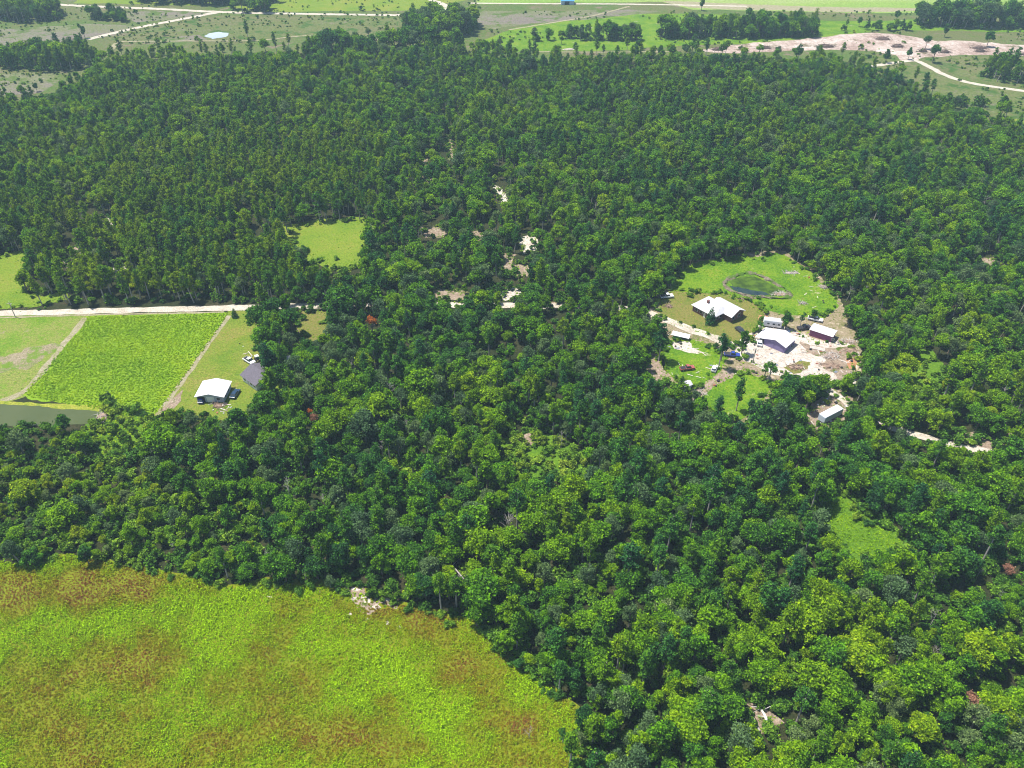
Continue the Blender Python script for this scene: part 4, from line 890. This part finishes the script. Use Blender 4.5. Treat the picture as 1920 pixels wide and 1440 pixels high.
# trees that stand alone
SINGLES = [(441,595,4.2,FIR[0],9,.52,.12,'conifer','small dense dark conifer standing alone on the road edge at the field corner','conifer tree'),
    (1331,607,7.6,FIR[1],9,.82,.08,'conifer','blue-green conifer standing in front of the brick house','conifer tree'),
    (1347,690,14,PINE[1],15,1.0,.12,'pine_tree','tall dark tree in front of the driveway end','pine tree'),
    (1352,676,11,BROAD[4],10,.6,.22,'broadleaf_tree','slim leafy tree beside the tall dark one at the driveway end','tree'),
    (1390,664,11,BROAD[4],10,.75,.24,'broadleaf_tree','leafy tree over the dark blue pickup','tree'),
    (1235,676,15,PINE[2],15,1.05,.1,'pine_tree','tall dark pine at the left edge of the homestead','pine tree'),
    (1472,617,7.5,BROAD[1],10,.7,.16,'broadleaf_tree','dark round tree beside the white camper','tree'),
    (1380,770,13,PINE[3],15,1.0,.2,'pine_tree','slender pale tree rising over the garden lawn','pine tree'),
    (1343,790,10,PINE[3],15,1.25,.06,'pine_tree','dark conifer in front of the garden lawn, left one','conifer tree'),
    (1402,790,9,PINE[1],15,1.1,.08,'pine_tree','narrow dark conifer in front of the garden lawn, right one','conifer tree'),
    (1440,715,8,SPARSE[0],10,.9,.2,'broadleaf_tree','thin open tree at the front edge of the sandy yard','tree'),
    (1432,708,6,SPARSE[1],10,.7,.3,'broadleaf_tree','small open tree left of the thin one at the yard front','tree'),
    (1526,745,10,BROAD[0],10,1.1,.55,'broadleaf_tree','broad bright tree at the front right of the sandy yard','tree'),
    (1500,752,9,BROAD[2],10,.95,.3,'broadleaf_tree','dark broad tree left of the bright one at the yard front','tree'),
    (1585,735,7,BROAD[3],10,.8,.6,'broadleaf_tree','small bright tree at the yard end of the lower road','tree'),
    (1422,624,5,SPARSE[0],10,.7,.2,'broadleaf_tree','sparse small tree left of the garage','tree'),
    (1500,615,6,SPARSE[1],10,.5,.1,'broadleaf_tree','thin dark tree between camper and maroon shed','tree'),
    (1524,600,5,BROAD[4],10,.6,.2,'broadleaf_tree','small dark tree behind the maroon shed','tree'),
    (486,622,11,BROAD[2],10,1.05,.22,'broadleaf_tree','spreading grey-green tree over the road end right of the lone conifer','tree'),
    (512,634,11,BROAD[0],10,1.05,.2,'broadleaf_tree','broad tree right of the spreading one at the road end','tree'),
    (497,655,10,BROAD[3],10,1.0,.26,'broadleaf_tree','tree at the upper right corner of the left lawn','tree'),
    (548,628,11,BROAD[5],10,1.0,.12,'broadleaf_tree','dark tree left of the small tan clearing','tree'),
    (514,705,11,BROAD[1],10,1.0,.08,'broadleaf_tree','very dark tree leaning over the grey-brown shingle roof','tree'),
    (530,725,10,BROAD[0],10,1.0,.2,'broadleaf_tree','dark tree right of the grey-brown shingle roof','tree'),
    (506,690,9,BROAD[4],10,.9,.06,'broadleaf_tree','narrow dark tree behind the grey-brown shingle roof','tree'),
    (125,815,8,BROAD[1],10,.85,.18,'broadleaf_tree','dark tree rising in front of the left pond','tree'),
    (160,850,8,BROAD[0],10,.95,.3,'broadleaf_tree','round tree before the right end of the left pond','tree'),
    (1030,935,9,PINE[3],15,1.5,.06,'pine_tree','dark pointed tree just below the bright vine thicket','conifer tree'),
    (1055,1392,4.5,SPARSE[0],10,.55,.1,'broadleaf_tree','small grey-green tree alone at the right marsh margin','tree'),
    (972,1255,4,BROAD[4],10,.5,.08,'broadleaf_tree','small dark tree jutting into the marsh','tree'),
    (66,1058,5.5,BROAD[1],10,.85,.2,'broadleaf_tree','dark bushy tree at the upper left marsh edge','tree'),
    (168,1058,7,BROAD[6],10,.7,.12,'broadleaf_tree','narrow dark tree on the upper marsh edge','tree'),
    (1700,1062,6,BROAD[4],10,.8,.1,'broadleaf_tree','dark small tree at the lower tip of the green glade','tree')]
for (px, py, h, mesh, h0, k, tint, nm, lab, cat) in SINGLES:
    p = G(px, py); sc = h/h0; r = grow(nm, mesh, p.x, p.y, k*(sc if nm == 'pine_tree' else 1.0)*1.0, sc, px*.7, tint, cat, None); r['label'] = lab
for px, py, h, lab in farlone:
    p = G(px, py); r = grow('broadleaf_tree', BROAD[int(px) % 7] if px != 466 else PINE[3], p.x, p.y, h/10*.8 if px != 466 else 1, h/10 if px != 466 else 1, px, .15, 'tree', None); r['label'] = lab
brown = G(992, 1385); 
tr, br = DEAD[2]; r = empty('tree_stump', brown, .4); r.scale = (.42, .42, .4); tag(r, 'pale broken stump with short branches standing in the marsh', 'stump')
for nm, me in (('trunk', tr), ('branches', br)): o = bpy.data.objects.new(nm, me); C.objects.link(o); o.parent = r

# ------------------------------------------------------------------ growth nobody could count: scattered instances
def scatter(name, pts, protos, label):
    """pts: (x, y, z, sx, sz, rz, tint)"""
    a = np.array(pts, dtype=np.float32); n = len(a); rng = np.random.default_rng(len(name)*13+n)
    me = bpy.data.meshes.new(name); me.vertices.add(n); me.vertices.foreach_set('co', a[:, :3].ravel())
    def attr(nm, ty, data, key='value'):
        t = me.attributes.new(nm, ty, 'POINT'); t.data.foreach_set(key, data.ravel())
    attr('tint', 'FLOAT', np.ascontiguousarray(a[:, 6]))
    attr('turn', 'FLOAT_VECTOR', np.stack([rng.normal(0, .05, n), rng.normal(0, .05, n), a[:, 5]], 1).astype(np.float32), 'vector')
    attr('size', 'FLOAT_VECTOR', np.stack([a[:, 3], a[:, 3], a[:, 4]], 1).astype(np.float32), 'vector')
    attr('pick', 'INT', rng.integers(0, len(protos), n).astype(np.int32))
    o = bpy.data.objects.new(name, me); C.objects.link(o); o['kind'] = 'stuff'; o['label'] = label
    ng = bpy.data.node_groups.new(name+'_scatter', 'GeometryNodeTree')
    ng.interface.new_socket('Geometry', in_out='INPUT', socket_type='NodeSocketGeometry'); ng.interface.new_socket('Geometry', in_out='OUTPUT', socket_type='NodeSocketGeometry')
    gi = ng.nodes.new('NodeGroupInput'); go = ng.nodes.new('NodeGroupOutput'); iop = ng.nodes.new('GeometryNodeInstanceOnPoints'); jn = ng.nodes.new('GeometryNodeGeometryToInstance')
    for pm in protos[::-1]:
        po = bpy.data.objects.new(pm.name, pm); oi = ng.nodes.new('GeometryNodeObjectInfo'); oi.inputs['Object'].default_value = po; oi.inputs['As Instance'].default_value = False
        g2 = ng.nodes.new('GeometryNodeGeometryToInstance'); ng.links.new(oi.outputs['Geometry'], g2.inputs[0])
        ng.links.new(g2.outputs[0], jn.inputs[0])
    jj = ng.nodes.new('GeometryNodeJoinGeometry')
    for l in list(jn.inputs[0].links): ng.links.new(l.from_socket, jj.inputs[0])
    ng.nodes.remove(jn)
    def na(nm, ty):
        q = ng.nodes.new('GeometryNodeInputNamedAttribute'); q.data_type = ty; q.inputs['Name'].default_value = nm; return q.outputs['Attribute']
    ng.links.new(gi.outputs[0], iop.inputs['Points']); ng.links.new(jj.outputs[0], iop.inputs['Instance']); iop.inputs['Pick Instance'].default_value = True
    ng.links.new(na('pick', 'INT'), iop.inputs['Instance Index']); ng.links.new(na('turn', 'FLOAT_VECTOR'), iop.inputs['Rotation']); ng.links.new(na('size', 'FLOAT_VECTOR'), iop.inputs['Scale'])
    ng.links.new(iop.outputs[0], go.inputs[0])
    md = o.modifiers.new('scatter', 'NODES'); md.node_group = ng
    return o
rr = rnd.uniform
scatter('broadleaf_wood', [(t[0], t[1], 0, t[2]/10*t[6], t[2]/10, rr(0, 6.28), t[3]) for t in fb], [b[2] for b in BROAD], 'dense broadleaf wood stretching back to the far fields')
scatter('pine_wood', [(t[0], t[1], 0, t[2]/15*t[6], t[2]/15, rr(0, 6.28), t[3]) for t in fp], [b[2] for b in PINE], 'pines standing close in the far wood')
# undergrowth between the trunks and the low thickets
pts = []
Y = 64.0
while Y < 560:
    half = (Y*cp+H*sp_)*960/FPX+12; st = 2.5 if Y < 200 else 3.6 if Y < 300 else 5.5; X = -half
    while X < half:
        x, y = X+rr(-.5, .5)*st, Y+rr(-.5, .5)*st; X += st
        px, py = P((x, y, 0)); thick = inpoly(px, py, SHRUB1) or inpoly(px, py, SHRUB2) or inpoly(px, py, SHRUB3)
        if not thick:
            if rnd.random() > (.85 if not inpoly(px, py, LOWSCRUB) else .95): continue
            if any(inpoly(px, py, q) for q in (MARSH, FAR, HOME, LEFT, MEADOW, SMALL, LOT, LANE, GLADE, ROADHID)) or any(inpoly(px, py, q) for q in OPEN): continue
        k = rr(.6, 1.35)*(.85 if thick else 1); pts.append((x, y, 0, k, k*rr(.6, 1.1), rr(0, 6.28), min(.98, max(.02, .36+.25*fbm(x, y, 15, 3)+rnd.gauss(0, .12)+(.3 if thick else 0)+(.12 if inpoly(px, py, LOWSCRUB) else 0)))))
    Y += st
for a, b in GSCRUB: k = rr(1.0, 2.2); pts.append((a, b, 0, k, k*1.1, rr(0, 6.28), rr(.05, .4)))
scatter('undergrowth', pts, [b[2] for b in BUSH], 'low green undergrowth filling the gaps between the trees')
# marsh plants: bright, olive and russet patches
BLOBS = [(235,1095,60,-.55,30),(15,1125,50,-.6,35),(150,1110,40,-.45,25),(375,1175,130,.32,50),(215,1175,40,.35,30),(60,1200,90,.22,60),(650,1240,90,.30,70),(820,1335,75,.42,45),(590,1330,80,.2,50),(955,1362,60,-.32,16),(1000,1345,30,-.2,12),
         (150,1300,150,-.12,60),(330,1370,160,-.08,60),(560,1380,150,-.15,50),(80,1060,120,.2,25),(440,1120,160,.12,40),(740,1260,60,.2,40),(700,1400,120,-.22,40),(500,1210,60,-.05,40),(1000,1290,60,.15,40),(900,1250,90,-.05,40),(420,1230,90,.15,50),(250,1230,90,-.2,40),(880,1420,140,.05,30),(20,1350,60,-.1,50),(720,1150,120,-.12,30),(1040,1400,50,.2,40)]
pts = []
Y = 62.0
while Y < 136:
    half = (Y*cp+H*sp_)*960/FPX+6; st = .48; X = -half
    while X < 14:
        x, y = X+rr(-.5, .5)*st, Y+rr(-.5, .5)*st; X += st
        px, py = P((x, y, 0))
        if not inpoly(px, py, MARSH) or (inpoly(px, py, BANK) and rnd.random() < .7): continue
        t = .55+.44*fbm(x, y, 12, 4, 4)+.22*fbm(x, y, 4, 6)+rnd.gauss(0, .07)
        for a, b, r1, k, r2 in BLOBS:
            d = ((px-a)/r1)**2+((py-b)/r2)**2
            if d < 5: t += 1.45*k*math.exp(-d)
        if rnd.random() > .93+.15*fbm(x, y, 3, 7): continue
        t = min(1, max(0, t)); k = rr(.45, .85)*(.7+.55*t)*(1+.4*max(-.6, fbm(x, y, 5, 12))); pts.append((x, y, .03, k, k*rr(.6, 1.3), rr(0, 6.28), t))
    Y += st
scatter('marsh_plants', pts, TUFT, 'leafy marsh plants in lime, olive and russet patches')
pts = []
g = [G(*p) for p in CROP]; gx = [p.x for p in g]; gy = [p.y for p in g]; Y = min(gy)
while Y < max(gy):
    X = min(gx)
    while X < max(gx):
        x, y = X+rr(-.45, .45)*.62, Y+rr(-.45, .45)*.62; X += .62
        px, py = P((x, y, 0))
        if not inpoly(px, py, CROP): continue
        band = math.exp(-((py-(690+.08*(px-200)))/16)**2)*(1 if 60 < px < 300 else .3)
        t = .58+.25*fbm(x, y, 10, 4)+.14*fbm(x, y, 3, 5)-.45*band*(.6+fbm(x, y, 8, 3))+rnd.gauss(0, .05)
        if rnd.random() > .93: continue
        k = rr(.55, .95); pts.append((x, y, .04, k, k*rr(.6, 1.3), rr(0, 6.28), min(1, max(0, t))))
    Y += .62
scatter('crop_plants', pts, CROPT, 'knee-high bright green crop covering the left field')
# loose grass and weeds on lawns, verges and the glade
pts = []
for poly, st, tt, pr in ((GLADE, .62, .30, .9), (GREEN1, 1.3, .35, .45), (GREEN2, 1.2, .5, .5), (GARDEN, 1.2, .3, .35), (SMALL, 1.8, .5, .4), (PASTURE, 1.8, .55, .3), (YARD, 1.9, .6, .25), (MEADOW, 1.8, .6, .4), (SHRUB3, .9, .75, .9), (DRY, 1.6, .7, .2)):
    g = [G(*p) for p in poly]; gx = [p.x for p in g]; gy = [p.y for p in g]; Y = min(gy)
    while Y < max(gy):
        X = min(gx)
        while X < max(gx):
            x, y = X+rr(-.5, .5)*st, Y+rr(-.5, .5)*st; X += st
            if rnd.random() > pr: continue
            px, py = P((x, y, 0))
            if not inpoly(px, py, poly) or inpoly(px, py, BASIN): continue
            k = rr(.4, 1.0)*(1 if st < 1 else .7); pts.append((x, y, .05, k, k*rr(.5, 1), rr(0, 6.28), min(1, max(0, tt+.3*fbm(x, y, 8, 2)+rnd.gauss(0, .1)))))
        Y += st
scatter('grass_tussocks', pts, CROPT, 'grass tussocks and weeds on the lawns, meadows and glade')

# scrub across the far fields, litter round the yard
pts = []
for _ in range(16000):
    px, py = rr(-100, 2020), rr(-8, 250)**1.0
    if not inpoly(px, py, FAR) or 375 < px < 435 and 56 < py < 78 or inpoly(px, py, CLEARED) and rnd.random() < .9: continue
    p = G(px, py)
    if fbm(p.x, p.y, 45, 21) < -.05 or rnd.random() < .45 or py < 22 and px > 900: continue
    k = rr(.25, .8)*(1.8 if rnd.random() < .06 else 1); pts.append((p.x, p.y, 0, k, k*rr(.5, 1.1), rr(0, 6.28), rr(.1, .9)))
scatter('field_scrub', pts, [b[2] for b in BUSH], 'low scrub and weeds dotting the far fields')
def bit(name, w, l, h, mat): m = MB(); m.box(-w, w, -l, l, 0, h); return m.mesh(name, mat)
LIT = [bit('board', .12, .9, .06, M['timber']), bit('plank_bit', .1, 1.2, .08, M['timber']), bit('board', .12, .9, .06, M['timber']), bit('block', .2, .25, .2, M['trim']), bit('tin', .35, .5, .04, M['chrome']), bit('branch_bit', .06, .8, .08, M['stick']), bit('crate', .3, .3, .35, M['dark']), bit('scrap', .22, .4, .15, M['rust'])]
pts = []
for poly, n in ((YARDSAND, 200), (GREEN2, 30), (TRAILERLOT, 60), ([(1300,735),(1385,686),(1446,712),(1395,695),(1312,745)], 70), ([(1480,495),(1530,525),(1560,560),(1545,590),(1500,590)], 30), ([(440,640),(510,660),(500,700),(455,700)], 25), ([(395,755),(430,755),(440,775),(400,775)], 20), ([(1240,610),(1300,640),(1290,656),(1245,650)], 40)):
    x0, x1 = min(p[0] for p in poly), max(p[0] for p in poly); y0, y1 = min(p[1] for p in poly), max(p[1] for p in poly)
    for _ in range(n):
        px, py = rr(x0, x1), rr(y0, y1)
        if inpoly(px, py, poly): p = G(px, py); k = rr(.5, 1.3); pts.append((p.x, p.y, .08, k, k, rr(0, 6.28), .5))
scatter('yard_litter', pts, LIT, 'boards, scrap and sticks littering the homestead yards')
# weeds that fray the edges of sand, lawn and road
pts = []
for poly, out in ((YARDSAND, 1.0), (GREEN1, 1.5), (GREEN2, 1.2), (GARDEN, 1.2), (DRY, 1.2), (TRAILERLOT, 1.2), (SMALL, 1.5), (GLADE, 1.5), (MARSH, 1.5), (MEADOW, 1.5)) + tuple((q, 1.0) for q in OPEN):
    g = [G(*p) for p in poly]
    for i, a in enumerate(g):
        b = g[(i+1) % len(g)]; L = (b-a).length
        for _ in range(int(L*3.0)):
            p = a.lerp(b, rnd.random()); 
            if not (-260 < p.x < 260): continue
            k = rr(.35, .9); pts.append((p.x+rnd.gauss(0, out), p.y+rnd.gauss(0, out), .03, k, k*rr(.5, 1.0), rr(0, 6.28), min(.98, max(.02, rnd.gauss(.45, .2)))))
scatter('edge_weeds', pts, CROPT+CROPT+CROPT+[BUSH[0][2]], 'weeds fraying the edges of lawns, sand and clearings')

for o in C.objects:
    if 'label' in o and len(o['label'].split()) > 16:
        t = o['label']
        for a, b in ((' well ', ' '), (' broadleaf tree', ' tree'), (' dead tree', ' tree'), (' standing', ''), (' from left', ' left')):
            if len(t.split()) > 16: t = t.replace(a, b)
        o['label'] = t
# ------------------------------------------------------------------ haze
hz = MB(); hz.box(-1700, 1700, -400, 2400, -1.5, H+8)
hm = bpy.data.materials.new('haze'); hm.use_nodes = True; hn = hm.node_tree; hn.nodes.clear()
ho = hn.nodes.new('ShaderNodeOutputMaterial'); pv = hn.nodes.new('ShaderNodeVolumePrincipled')
pv.inputs['Color'].default_value = (.58, .84, 1, 1); pv.inputs['Density'].default_value = .00015; pv.inputs['Anisotropy'].default_value = 0
hn.links.new(pv.outputs[0], ho.inputs['Volume'])
o = hz.build('haze', hm); o['kind'] = 'stuff'
print('TREES', len(broad), len(pines), len(deads), 'marsh', len(pts))
